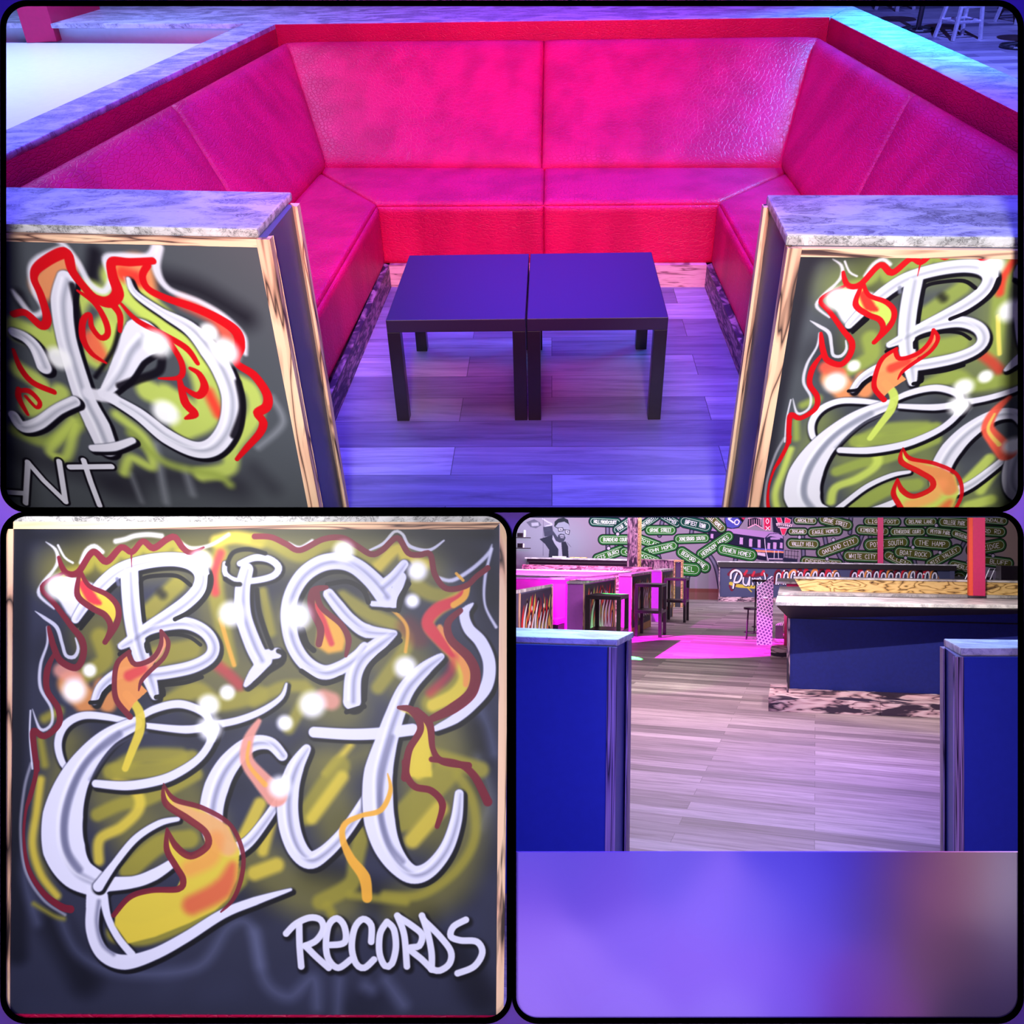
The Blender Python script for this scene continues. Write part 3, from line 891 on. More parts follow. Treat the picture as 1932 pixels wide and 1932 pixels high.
    S([(1540, 590), (1480, 660), (1330, 730), (1260, 830), (1340, 940), (1440, 1050)], [40, 70, 90, 90, 90, 60], p['hot'], 30, .95)
    S([(1550, 560), (1530, 640), (1450, 700)], 46, p['amb'], 16, .95)
    S([(1350, 860), (1470, 1040), (1540, 1180), (1540, 1280)], [40, 50, 60, 40], p['org'], 22, .95)
    S([(1470, 470), (1520, 520)], 22, p['amb'], 8, .9)
    S([(1450, 1080), (1420, 1200), (1280, 1340)], 60, p['hot'], 60, .6)
    S([(1500, 740), (1410, 830), (1430, 950), (1560, 1080), (1610, 1200), (1580, 1340), (1450, 1450), (1290, 1530)], [40, 55, 60, 70, 75, 80, 80, 50], p['red'], 9, .97)
    Pg([(1050, 1460), (1200, 1540), (1190, 1680), (1110, 1800), (1100, 1960), (1300, 1960), (1290, 1780), (1260, 1560), (1160, 1470)], p['yel'], 10, .95)
    Pg([(440, 640), (500, 740), (640, 860), (670, 960), (650, 1040), (540, 1060), (450, 1000), (470, 850)], p['amb'], 12, .96)
    S([(450, 700), (500, 820), (560, 980)], [30, 50, 40], p['hot'], 26, .9)
    reds = [(ZB, [(0, 200), (120, 205), (230, 255), (330, 300), (500, 220), (640, 210), (740, 265), (850, 330), (930, 300), (1040, 210), (1120, 320), (1200, 335), (1280, 330), (1315, 480), (1400, 580), (1540, 560), (1620, 490), (1700, 430)], 42),
            (ZB, [(525, 570), (430, 600), (415, 720), (480, 870), (468, 985)], [30, 60, 50, 54, 46]), (ZB, [(450, 610), (490, 720), (630, 840), (685, 950), (665, 1070)], [50, 40, 42, 46, 24]),
            (ZB, [(1050, 1447), (1150, 1470), (1210, 1600), (1125, 1760), (1095, 1960)], [26, 60, 50, 52, 56]), (ZB, [(1180, 1470), (1275, 1570), (1300, 1750), (1370, 1840), (1560, 1870)], [50, 56, 40, 50, 50]),
            (ZA, [(1515, 285), (1420, 325), (1360, 290), (1300, 210), (1240, 225), (1140, 290), (1060, 240), (980, 320), (900, 285), (790, 390), (690, 320), (580, 470), (500, 480), (460, 430), (435, 360)], [14, 38, 44, 48, 48, 50, 42, 44, 46, 52, 46, 48, 44, 40, 26]),
            (ZA, [(975, 320), (978, 432)], [16, 4]), (ZA, [(460, 480), (345, 540), (312, 600), (400, 700), (520, 860), (610, 980), (615, 1100), (560, 1180), (450, 1130), (400, 1030), (375, 940), (360, 880)], [24, 28, 34, 38, 44, 50, 50, 52, 50, 48, 40, 26]),
            (ZA, [(400, 1080), (350, 1200), (350, 1350), (430, 1480), (435, 1600), (330, 1690), (250, 1650), (250, 1760), (275, 1940)], [26, 50, 46, 46, 46, 46, 48, 44, 40]),
            (ZCC, [(272, -10), (260, 100), (220, 250), (190, 350), (175, 550), (210, 780), (320, 960), (450, 1060), (520, 1080)], [38, 34, 36, 22, 20, 32, 42, 54, 60])]
    for z, q, w in reds:
        O(*z)
        S(q, w, p['red'], 7, .98)
    O(*ZD)
    S([(1098, -10), (1110, 90), (1170, 170), (1290, 200), (1370, 300), (1330, 460)], [52, 50, 50, 50, 52, 34], p['red'], 9, .97)
    S([(1290, -30), (1480, 0), (1600, 90), (1700, 280)], [40, 44, 56, 66], p['red'], 12, .97)
    S([(970, 75), (990, 200), (920, 340), (780, 380), (660, 440), (640, 540), (700, 690), (800, 830), (820, 980)], [8, 34, 40, 34, 44, 44, 64, 86, 74], p['amb'], 14, .95)
    O(*ZA)
    # the two little flames of the B
    Pg([(600, 490), (680, 590), (830, 660), (880, 770), (830, 880), (760, 760), (640, 700), (585, 620)], p['yel'], 5, .97)
    S([(620, 560), (680, 660), (740, 700)], [70, 80, 30], p['hot'], 30, .95)
    S([(600, 470), (660, 570), (800, 640), (875, 730), (868, 850), (780, 990)], [30, 34, 40, 44, 46, 40], p['red'], 7, .97)
    S([(590, 480), (575, 640), (680, 735), (780, 790), (822, 880), (780, 990)], [26, 46, 46, 46, 44, 30], p['red'], 7, .97)
    S([(940, 1380), (1030, 1500), (1040, 1640), (980, 1800), (930, 1930)], [60, 70, 70, 60, 50], p['yel'], 16, .95)
    Pg([(965, 1065), (1010, 1165), (1130, 1115), (1200, 1010), (1230, 930), (1240, 1020), (1130, 1180), (1040, 1300), (1100, 1360), (1000, 1450), (955, 1530), (870, 1400), (865, 1200), (920, 1100)], p['org'], 5, .97)
    S([(1210, 950), (1190, 1060), (1080, 1160)], [16, 50, 60], p['sal'], 26, .7)
    S([(1060, 1190), (960, 1240)], [70, 80], p['hot'], 40, .75)
    S([(960, 1060), (875, 1140), (850, 1270), (865, 1420), (965, 1545)], [30, 38, 38, 42, 46], p['red'], 6, .97)
    S([(955, 1080), (1005, 1155), (1130, 1115), (1195, 1010), (1195, 905)], [36, 38, 38, 34, 22], p['red'], 6, .97)
    S([(1200, 905), (1250, 990), (1220, 1100), (1110, 1210), (1050, 1280), (1030, 1350)], [20, 34, 34, 34, 30, 10], p['red'], 6, .97)
    O(0, 0, 1)
    S([(488, 1360), (468, 1395), (466, 1435), (492, 1470), (520, 1500)], [10, 20, 26, 34, 44], p['sal'], 7, .95)
    S([(470, 1400), (468, 1440), (500, 1480)], [5, 7, 10], p['amb'], 5, .8)
    # the big flame under the C
    O(*ZCC)
    Pg([(1210, 190), (1300, 290), (1500, 350), (1700, 470), (1780, 660), (1760, 860), (1690, 1010), (1600, 1090), (1400, 1190), (1150, 1290), (950, 1340), (850, 1200), (860, 1110), (980, 990), (1110, 950), (1310, 930), (1350, 850), (1270, 720), (1230, 560), (1330, 650), (1420, 690), (1530, 620), (1510, 520), (1380, 420), (1240, 330)], p['yel'], 8, .97)
    S([(1300, 300), (1450, 390), (1600, 470), (1690, 620)], [40, 90, 150, 130], p['sal'], 50, .6)
    S([(1720, 760), (1640, 930), (1420, 1050)], [60, 150, 140], p['hot'], 80, .6)
    S([(1400, 780), (1560, 700), (1600, 560)], 120, p['org'], 80, .7)
    S([(1210, 150), (1290, 265), (1500, 330), (1700, 450), (1795, 650), (1790, 830), (1730, 1000), (1635, 1100)], [10, 40, 36, 32, 32, 34, 32, 12], p['red'], 7, .9)
    S([(1205, 170), (1230, 300), (1390, 410), (1520, 510), (1535, 610), (1410, 685), (1300, 610), (1235, 480)], [14, 50, 52, 50, 52, 54, 50, 14], p['red'], 7, .88)
    S([(1235, 490), (1235, 640), (1300, 760), (1355, 860), (1320, 930), (1120, 940), (960, 990), (840, 1125)], [20, 46, 48, 48, 46, 42, 42, 36], p['red'], 7, .92)
    # bursts of white
    for z, l in ((ZA, ((430, 580, 72), (1490, 392, 66), (1720, 780, 74), (665, 1200, 40), (550, 1350, 72), (1690, 1365, 45), (1550, 1460, 64), (1560, 1630, 72))),
                 (ZB, ((650, 310, 62), (1185, 450, 60), (1150, 670, 42), (310, 780, 84), (1100, 1155, 66), (420, 1425, 76), (220, 1560, 46))), (ZD, ((185, 170, 64),))):
        O(*z)
        for x, y, r in l:
            cv.dot(x, y, r * 1.25, (255, 255, 255), r * 1.1, .9)
            cv.dot(x, y, r * .8, (255, 255, 255), r * .4, 1)
    if not full:
        return
    # RECORDS
    O(*ZD)
    rec = [[(230, 1240), (300, 1170), (400, 1125), (480, 1140), (500, 1210), (450, 1290), (370, 1330)], [(325, 1180), (328, 1330), (340, 1480)], [(370, 1330), (450, 1410), (540, 1490)],
           [(525, 1325), (655, 1305), (655, 1190), (600, 1130), (540, 1180), (520, 1320), (540, 1430), (610, 1490), (700, 1430)], [(850, 1300), (850, 1180), (790, 1135), (730, 1200), (708, 1340), (740, 1460), (800, 1490), (870, 1430)],
           [(965, 1155), (915, 1240), (910, 1380), (950, 1475), (1000, 1460), (1030, 1340), (1015, 1210), (965, 1155)], [(1040, 1110), (1090, 1250), (1110, 1480)], [(1050, 1120), (1150, 1185), (1220, 1250), (1200, 1330), (1130, 1350), (1220, 1430), (1290, 1500)],
           [(1220, 1110), (1260, 1230), (1290, 1380), (1290, 1500)], [(1240, 1150), (1350, 1260), (1430, 1370), (1420, 1460), (1350, 1510), (1290, 1500)], [(1540, 1140), (1450, 1190), (1430, 1260), (1500, 1290), (1620, 1300), (1660, 1380), (1600, 1480), (1480, 1530)]]
    for q in rec:
        S(q, 76, p['blk'], 34, .95, off=(14, 16))
    for q in rec:
        S(q, 50, p['wht'], 12, .98)


def ck_art(cv, p):
    """the painting on the left half wall: a k, the end of a c, and ENT beneath"""
    S, Pg, O = cv.stroke, cv.poly, cv.frame
    z = (0, 340, .3416)
    O(*z)
    for q, w, c, so, op in (([(900, 560), (1100, 620), (1350, 760)], 90, 'blk', 150, .75), ([(500, 420), (480, 560)], 70, 'blk', 70, .8), ([(60, 660), (90, 720)], 60, 'blk', 60, .8), ([(600, 1700), (900, 1650), (1300, 1700)], 160, 'deep', 200, .6),
                            ([(60, 1560), (400, 1640), (700, 1750)], 150, 'deep', 160, .5), ([(1400, 1600), (1500, 1700)], 100, 'deep', 120, .4), ([(1420, 1480), (1560, 1340), (1500, 1200)], 30, 'mist', 50, .9), ([(840, 1480), (880, 1700), (900, 1800)], 40, 'mist', 60, .8), ([(1010, 1620), (1050, 1750)], 40, 'mist', 60, .7), ([(700, 1650), (760, 1800)], 30, 'mist', 50, .6)):
        S(q, w, p[c], so, op)
    for q, w, c in (([(40, 850), (200, 900), (300, 900), (420, 640), (600, 740), (560, 950)], 130, 'yel'), ([(200, 620), (330, 480)], 130, 'org'), ([(660, 500), (760, 480), (800, 640)], 100, 'org'), ([(620, 560), (800, 720), (1000, 900), (1120, 1100), (1130, 1300), (1000, 1380)], 150, 'yel'),
                    ([(700, 650), (900, 800), (1100, 1000)], 130, 'yel'), ([(1250, 1100), (1380, 1160), (1400, 1300), (1280, 1480), (1250, 1600), (1100, 1640)], 90, 'yel'), ([(900, 1200), (1000, 1260), (800, 1180)], 130, 'yel'), ([(560, 850), (500, 1000)], 130, 'yel'),
                    ([(60, 1080), (200, 1180), (120, 1300), (300, 1200)], 100, 'yel'), ([(1000, 680), (1180, 770), (1270, 900)], 70, 'sal'), ([(660, 530), (740, 560)], 80, 'hot'), ([(480, 900), (520, 980)], 90, 'sal'),
                    ([(30, 1420), (200, 1480), (380, 1400), (420, 1340)], 70, 'olive'), ([(370, 1360), (280, 1470), (240, 1540), (330, 1560), (380, 1380)], 60, 'yel'), ([(620, 1320), (780, 1450), (820, 1600), (700, 1560), (660, 1640)], 60, 'yel'), ([(700, 1420), (900, 1580), (1180, 1640), (1260, 1690)], 50, 'olive'), ([(1140, 1180), (1200, 1300)], 60, 'hot')):
        S(q, w, p[c], 55, .85)
    for q, w in (([(250, 345), (330, 380), (400, 470), (470, 590), (550, 630), (590, 560), (560, 450), (640, 430), (800, 430), (850, 360)], [8, 26, 34, 34, 34, 34, 34, 32, 34, 40]), ([(310, 385), (180, 450), (130, 520), (150, 640), (200, 740), (140, 770), (60, 680), (30, 640)], [14, 30, 30, 28, 26, 30, 34, 20]),
                 ([(870, 380), (850, 500), (920, 610), (1100, 680), (1240, 760), (1340, 860), (1350, 960)], [36, 44, 30, 28, 28, 26, 24])):
        S(q, w, p['wht'], 24, .9)
    # letters
    lett(cv, p, [(690, 560), (730, 640), (880, 740), (1040, 830), (1150, 950), (1230, 1080), (1270, 1220), (1250, 1370), (1170, 1480), (1060, 1500), (900, 1430), (740, 1310), (540, 1200)], [20, 34, 44, 80, 110, 110, 100, 100, 100, 100, 100, 80, 50])
    lett(cv, p, [(335, 570), (310, 700), (330, 880), (380, 1060), (440, 1240), (510, 1380), (560, 1500)], [90, 110, 105, 110, 120, 140, 120])
    lett(cv, p, [(540, 1210), (640, 1080), (700, 960), (770, 880)], [40, 110, 140, 190])
    flush(cv, p)
    S([(460, 1205), (600, 1225)], 70, p['wht'], 24, .95)
    lett(cv, p, [(480, 1510), (600, 1500), (710, 1460)], [40, 50, 36], False)
    lett(cv, p, [(30, 870), (100, 900), (160, 960), (205, 1060)], [50, 60, 70, 80])
    lett(cv, p, [(30, 1340), (80, 1400), (170, 1380), (280, 1300), (380, 1250)], [60, 70, 70, 60, 60])
    flush(cv, p)
    for q, w in (([(370, 600), (400, 740), (420, 860)], 34), ([(880, 990), (860, 1070), (740, 1120), (640, 1160)], 44), ([(640, 820), (600, 960), (500, 1110)], 24), ([(1310, 1120), (1330, 1270), (1280, 1420)], 34)):
        S(q, w, p['blk'], 22, .9)
    for q, w in (([(30, 770), (100, 760), (190, 830), (225, 790), (190, 660), (150, 560), (190, 490), (330, 420), (370, 520), (430, 600), (500, 670), (580, 690), (630, 640), (600, 540), (600, 465), (700, 465), (830, 455)], [34, 38, 46, 46, 40, 38, 50, 56, 46, 44, 46, 60, 60, 50, 44, 40, 34]),
                 ([(800, 480), (770, 540), (800, 610), (900, 660), (1060, 710), (1200, 770), (1300, 840), (1320, 920), (1300, 1010), (1400, 1080), (1470, 1180), (1470, 1250), (1420, 1290), (1450, 1340), (1430, 1400), (1360, 1480), (1300, 1550)], [34, 34, 36, 38, 42, 48, 54, 52, 40, 48, 50, 50, 50, 46, 40, 34, 22]),
                 ([(400, 630), (500, 700), (560, 800), (570, 870), (530, 890), (480, 830), (470, 760), (430, 800), (430, 900), (480, 980), (560, 1030)], [14, 30, 34, 30, 30, 30, 20, 34, 36, 30, 14]),
                 ([(590, 690), (640, 760), (640, 850)], [46, 34, 22]), ([(650, 700), (740, 790), (900, 870), (1020, 940), (1080, 1020)], [16, 30, 34, 36, 24]), ([(920, 900), (990, 1020), (980, 1100), (860, 1110)], [30, 34, 28, 10]),
                 ([(980, 1120), (1010, 1240), (1060, 1300), (1010, 1330)], [30, 50, 50, 14]), ([(990, 1150), (1080, 1200), (1120, 1150), (1090, 1080), (1040, 1050)], [20, 40, 44, 34, 20]),
                 ([(30, 970), (70, 1070), (140, 1150), (260, 1200)], [20, 34, 38, 34]), ([(60, 1190), (60, 1240), (110, 1330)], [30, 36, 20]), ([(60, 1200), (120, 1200), (180, 1260), (160, 1290), (100, 1230)], [20, 34, 26, 22, 20])):
        S(q, w, p['red'], 8, .98)
    for x, y, r in ((290, 1010, 52), (850, 915, 60), (1145, 845, 38), (1235, 950, 60), (900, 1300, 60)):
        cv.dot(x, y, r * 1.2, (255, 255, 255), r, .9)
    ent = [[(-60, 1770), (90, 1775)], [(95, 1830), (110, 1600)], [(110, 1600), (200, 1700), (325, 1815)], [(325, 1815), (290, 1590)], [(350, 1620), (590, 1610)], [(430, 1580), (470, 1700), (520, 1830)]]
    for q in ent:
        S(q, 60, p['blk'], 10, .9, False)
    for q in ent:
        S(q, 34, p['wht'], 8, .98, False)


def flame_word(cv, p, x0, x1, y0, y1, seed, text=None, tall=True):
    """a small flame-backed lettering for the panels far down the room; box in the canvas' own stroke units"""
    r = random.Random(seed)
    w, h = x1 - x0, y1 - y0
    S = cv.stroke
    n = 9
    cols = ['hot', 'org', 'amb', 'red', 'yel']
    for i in range(n * 2):
        x = x0 + w * (i + .5) / (n * 2)
        t = y0 + h * r.uniform(.0, .3)
        S([(x + r.uniform(-.03, .03) * w, t), (x - w * .03, t + h * .25), (x + w * .02, t + h * .5), (x, y1 - h * r.uniform(.02, .15))], [w * .01, w * .08, w * .10, w * .05], p[cols[i % 5]], w * .02, .9)
    for i in range(n):
        x = x0 + w * (i + .5) / n
        t = y0 + h * r.uniform(.0, .25)
        S([(x, t), (x + w * .04, t + h * .18), (x + w * .01, t + h * .4)], [w * .006, w * .02, w * .01], p['red'], w * .01, .9)
    for i in range(7):
        a = x0 + w * (.05 + i * .13)
        t = y0 + h * (.12 if i in (0, 3) else .30)
        pts = [(a + w * .09, t), (a + w * .01, t + h * .2), (a, t + h * .42), (a + w * .06, y1 - h * .12), (a + w * .13, t + h * .3)]
        S(pts, w * .085, p['blk'], w * .02, .9, off=(w * .008, w * .01))
        S(pts, [w * .02, w * .06, w * .07, w * .06, w * .02], p['wht'], w * .008, .98)
    for i in range(5):
        cv.dot(x0 + w * r.uniform(.1, .95), y0 + h * r.uniform(.15, .6), w * .02, (255, 255, 255))


# ================================================================ materials
M_RED = leather('red_leather', (0.62, 0.006, 0.075, 1), (0.46, 0.004, 0.055, 1))
M_RAIL = leather('red_rail', (0.50, 0.004, 0.05, 1), (0.44, 0.004, 0.045, 1))
M_MARBLE = marble('marble', (0.60, 0.62, 0.70, 1), (0.10, 0.09, 0.13, 1), 4.0)
M_EDGE = marble('marble_cut_edge', (0.62, 0.61, 0.62, 1), (0.03, 0.03, 0.03, 1), 12.0)
M_SLATE = plain('slate_board', srgb(92, 96, 122), 0.55, 0.3, grain=.02)
M_SLATE_DK = plain('slate_side', srgb(84, 86, 120), 0.5, 0.4, grain=.02)
M_PINE = burnt('burnt_pine', (0.86, 0.56, 0.36, 1), (0.72, 0.40, 0.26, 1), (0.03, 0.012, 0.012, 1), scale=(7, 7, .8), char=.585, lines=4.0, width=.1)
M_PINE_H = burnt('burnt_pine_rail', (0.86, 0.56, 0.36, 1), (0.55, 0.30, 0.2, 1), (0.05, 0.02, 0.02, 1), scale=(.7, 9, 16), char=.62, lines=4.0, width=.1)
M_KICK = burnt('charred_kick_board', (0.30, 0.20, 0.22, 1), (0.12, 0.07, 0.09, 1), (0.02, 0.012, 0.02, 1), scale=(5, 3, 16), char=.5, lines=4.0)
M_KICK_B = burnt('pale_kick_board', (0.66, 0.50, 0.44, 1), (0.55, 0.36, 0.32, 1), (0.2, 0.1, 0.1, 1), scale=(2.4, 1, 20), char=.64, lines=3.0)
M_BLACK = plain('black_lacquer', (0.012, 0.008, 0.014, 1), 0.32, 0.5)
M_TBL = plain('table_lacquer', (0.012, 0.004, 0.030, 1), 0.42, 0.7, grain=.01)
M_FLOOR_T = planks('stage_planks', srgb(104, 98, 120), srgb(138, 132, 150), srgb(168, 164, 178), 1.05, 0.205)
M_WHITE = plain('white_vinyl', (0.85, 0.86, 0.9, 1), 0.4, grain=.01)
M_COLUMN = plain('red_paint', (0.62, 0.01, 0.09, 1), 0.45, grain=.02)
M_STEEL = plain('pale_steel', (0.62, 0.62, 0.70, 1), 0.3, 0.6, 0.6)
M_DARK = plain('black_metal', (0.012, 0.012, 0.016, 1), 0.4)
M_FRAME = plain('black_frame', (0.0, 0.0, 0.0, 1), 0.9, 0.0, grain=0)

# ================================================================ the display front
def rrect(x0, y0, x1, y1, r, n=10):
    pts = []
    for cx, cy, a0 in ((x1 - r, y0 + r, -90), (x1 - r, y1 - r, 0), (x0 + r, y1 - r, 90), (x0 + r, y0 + r, 180)):
        for i in range(n + 1):
            a = math.radians(a0 + 90 * i / n)
            pts.append((cx + r * math.cos(a), cy + r * math.sin(a)))
    return pts


OPEN = [((10, 10, 1922, 957), (0, 0, 1932, 967)), ((9.5, 974, 956, 1922), (0, 965, 966, 1932)), ((974, 974, 1922, 1922), (966, 965, 1932, 1932))]
ZF = 2.0
for k, (inn, out) in enumerate(OPEN):
    bm = new_bm()
    a = [PP(x, y, ZF - .004) for x, y in rrect(*inn, 40)]
    b = [PP(x, y, ZF - .004) for x, y in rrect(*out, 50)]
    n = len(a)
    va = [bm.verts.new(p) for p in a]; vb = [bm.verts.new(p) for p in b]
    wa = [bm.verts.new(p + Vector((0, .004, 0))) for p in a]; wb = [bm.verts.new(p + Vector((0, .004, 0))) for p in b]
    for i in range(n):
        j = (i + 1) % n
        bm.faces.new((va[i], va[j], vb[j], vb[i])); bm.faces.new((wa[i], wb[i], wb[j], wa[j]))
        bm.faces.new((va[i], wa[i], wa[j], va[j])); bm.faces.new((vb[i], vb[j], wb[j], wb[i]))
    tag(obj('trim_%d' % (k + 1), bm, M_FRAME), kind='structure')
bm = new_bm()
es = []
for pts in [[(-330, -330), (2262, -330), (2262, 2262), (-330, 2262)]] + [rrect(i[0] - 4, i[1] - 4, i[2] + 4, i[3] + 4, 43) for i, o_ in OPEN]:
    vs = [bm.verts.new(PP(x, y, ZF + .001)) for x, y in pts]
    es += [bm.edges.new((vs[i], vs[(i + 1) % len(vs)])) for i in range(len(vs))]
bmesh.ops.triangle_fill(bm, use_beauty=True, use_dissolve=False, edges=es)
r_ = bmesh.ops.extrude_face_region(bm, geom=bm.faces[:])
bmesh.ops.translate(bm, vec=(0, .003, 0), verts=[v for v in r_['geom'] if isinstance(v, bmesh.types.BMVert)])
M_DISPLAY = plain('violet_board', srgb(96, 62, 160), 0.8, 0.1, grain=.01)
tag(obj('wall_front', bm, M_DISPLAY), kind='structure')

# added board standing in for the blurred strip, its soft gradient painted as colour
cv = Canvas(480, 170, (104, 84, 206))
BLUR_COLS = [(974, 1610, (98, 78, 202)), (974, 1680, (112, 80, 206)), (974, 1760, (142, 104, 224)), (974, 1850, (152, 116, 232)), (974, 1925, (158, 120, 236)), (1100, 1620, (98, 76, 200)), (1150, 1670, (108, 78, 204)), (1250, 1640, (108, 88, 212)), (1340, 1710, (132, 102, 226)), (1200, 1760, (130, 98, 222)), (1080, 1840, (146, 110, 228)),
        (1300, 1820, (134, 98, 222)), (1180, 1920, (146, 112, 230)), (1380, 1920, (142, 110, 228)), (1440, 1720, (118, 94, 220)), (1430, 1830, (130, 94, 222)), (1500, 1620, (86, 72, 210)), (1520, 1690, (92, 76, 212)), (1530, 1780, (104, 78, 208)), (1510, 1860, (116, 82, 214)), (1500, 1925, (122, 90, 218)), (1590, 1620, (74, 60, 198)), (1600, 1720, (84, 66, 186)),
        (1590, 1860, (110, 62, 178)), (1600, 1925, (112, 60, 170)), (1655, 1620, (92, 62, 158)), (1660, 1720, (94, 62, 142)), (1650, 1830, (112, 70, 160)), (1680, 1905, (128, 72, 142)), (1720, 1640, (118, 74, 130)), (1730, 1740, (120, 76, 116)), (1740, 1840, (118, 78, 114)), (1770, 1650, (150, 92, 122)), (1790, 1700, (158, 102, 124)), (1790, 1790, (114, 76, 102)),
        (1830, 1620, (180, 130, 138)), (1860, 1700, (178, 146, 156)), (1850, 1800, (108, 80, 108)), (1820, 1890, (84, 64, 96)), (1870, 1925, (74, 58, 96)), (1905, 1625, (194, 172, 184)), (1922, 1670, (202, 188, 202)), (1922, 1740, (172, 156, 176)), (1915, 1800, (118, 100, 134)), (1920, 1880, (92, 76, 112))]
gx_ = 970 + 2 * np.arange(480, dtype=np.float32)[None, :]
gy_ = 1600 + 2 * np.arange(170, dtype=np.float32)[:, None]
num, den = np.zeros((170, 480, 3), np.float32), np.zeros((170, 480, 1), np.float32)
for x, y, c in BLUR_COLS:
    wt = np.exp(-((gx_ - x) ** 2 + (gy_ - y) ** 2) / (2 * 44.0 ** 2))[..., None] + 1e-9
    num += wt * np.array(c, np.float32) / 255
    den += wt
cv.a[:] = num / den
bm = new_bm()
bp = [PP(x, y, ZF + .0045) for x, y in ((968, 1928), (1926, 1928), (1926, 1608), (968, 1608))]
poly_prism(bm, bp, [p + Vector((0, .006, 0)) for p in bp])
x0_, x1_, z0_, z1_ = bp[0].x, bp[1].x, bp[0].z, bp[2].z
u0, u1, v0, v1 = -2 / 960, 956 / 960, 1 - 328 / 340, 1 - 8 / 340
o = obj('blur_strip_board', bm, painted('blur_gradient', cv, .8, .05), uv=lambda c: ((c.x - x0_) / (x1_ - x0_) * (u1 - u0) + u0, (c.z - z0_) / (z1_ - z0_) * (v1 - v0) + v0))
tag(o, 'added board standing in for a blurred strip, soft violet, blue and mauve, below the bar room view', 'board')

# ================================================================ lower left: the graffiti half wall seen straight on
ZB_ = ZF + .012
hw = thing('graffiti_half_wall', 'half wall painted with large airbrushed flame lettering and RECORDS, filling the lower left view', 'wall panel', None, PP(480, 1925, ZB_))
ORG = PP(480, 1925, ZB_)
cv = Canvas(1250, 1270, PAL_DIM_LIT['bg'], lambda x, y: (x * 1.3, (y - 960) * 1.3), 1.3)
bigcat(cv, PAL_DIM_LIT)


def pxbox(bm, quad, Z, t):
    q = [PP(x, y, Z) for x, y in quad]
    poly_prism(bm, q, [p + Vector((0, t, 0)) for p in q])


def uv_bl(c):
    x = c.x / ZB_ * F + 966
    y = 966 - (c.z - ZC) / ZB_ * F
    return (x * 1.3 / 1250, 1 - (y - 960) * 1.3 / 1270)


bm = new_bm(); pxbox(bm, [(8, 1924), (942, 1924), (942, 990), (8, 990)], ZB_, .01)
obj('painted_panel', bm, painted('dim_lit_lettering', cv, .45, .35), None, hw, ORG, uv=uv_bl)
for q, mt in (([(10, 998), (932, 999), (945, 985), (4, 983)], M_PINE_H), ([(2, 1924), (18, 1924), (25, 984), (6, 984)], M_PINE), ([(936, 1924), (950, 1924), (962, 984), (943, 984)], M_PINE), ([(8, 1926), (950, 1926), (950, 1917), (8, 1914)], M_RAIL)):
    bm = new_bm(); pxbox(bm, q, ZB_ - .004, .003)
    obj('frame_rail', bm, mt, None, hw, ORG)
bm = new_bm(); pxbox(bm, [(4, 984), (962, 985), (962, 965), (4, 965)], ZB_ - .006, .02)
obj('marble_top', bm, M_EDGE, None, hw, ORG)

# ================================================================ upper stage: the red booth
OT = lambda *p: T.on(*p)
bm = new_bm(); slab(bm, [(-9, 1.5), (12, 1.5), (12, 17), (-9, 17)], -.05, 0)
tag(obj('floor.001', bm, M_FLOOR_T, T, cut=True), kind='structure')
bm = new_bm(); slab(bm, [(-9, 17), (12, 17), (12, 17.1), (-9, 17.1)], -.05, 3)
tag(obj('wall_stage', bm, plain('stage_wall', srgb(40, 42, 70)), T), kind='structure')

Lb, Rb = Vector((-1.796, 6.53, 0)), Vector((1.683, 6.22, 0))
Ln, Rn = Vector((-1.985, 2.8, 0)), Vector((1.745, 2.7, 0))
Lo, Lon = Vector((-2.014, 6.60, 0)), Vector((-2.19, 2.8, 0))
Ro, Ron = Vector((1.938, 6.741, 0)), Vector((1.995, 2.7, 0))
iL = lambda Y: (-.945 - .0 * Y, Y)
sofa = thing('corner_sofa', 'built-in U-shaped sofa in red crocodile leather around two low tables', 'sofa', T, (0, 5.2, 0))
SO = (0, 5.2, 0)
FB = [(-.935, 4.83), (.872, 4.77)]                       # front line of the seats
SB = [OT(612, 318, .45), OT(1478, 318, .45)]
NY = 3.05


def P3(p, h): return (p[0], p[1], h)


# backrests
bt = [Vector((-1.735, 6.47, 0)), Vector((1.622, 6.165, 0))]
mid_b = OT(1022, 318, .45)
mid_t = bt[0].lerp(bt[1], .503)
for a, b, c, d in ((SB[0], mid_b, mid_t, bt[0]), (mid_b, SB[1], bt[1], mid_t)):
    bm = new_bm(); cushion(bm, P3(a, .44), P3(b, .44), P3(c, .995), P3(d, .995), .015, .045, 26, 12, .10)
    obj('backrest', bm, M_RED, T, sofa, SO)
lt = lambda Y: bt[0].lerp(Vector((-1.93, NY, 0)), (bt[0][1] - Y) / (bt[0][1] - NY))
lb = lambda Y: SB[0].lerp(Vector((-1.46, NY, 0)), (SB[0][1] - Y) / (SB[0][1] - NY))
rt = lambda Y: bt[1].lerp(Vector((1.70, NY, 0)), (bt[1][1] - Y) / (bt[1][1] - NY))
rb = lambda Y: SB[1].lerp(Vector((1.30, NY, 0)), (SB[1][1] - Y) / (SB[1][1] - NY))
for (y0, y1, u0_, u1_) in ((NY, 4.2, NY, 4.6), (4.2, SB[0][1], 4.6, bt[0][1])):
    bm = new_bm(); cushion(bm, P3(lb(y0), .44), P3(lb(y1), .44), P3(lt(u1_), .995), P3(lt(u0_), .995), .015, .045, 26, 12, .10)
    obj('backrest', bm, M_RED, T, sofa, SO)
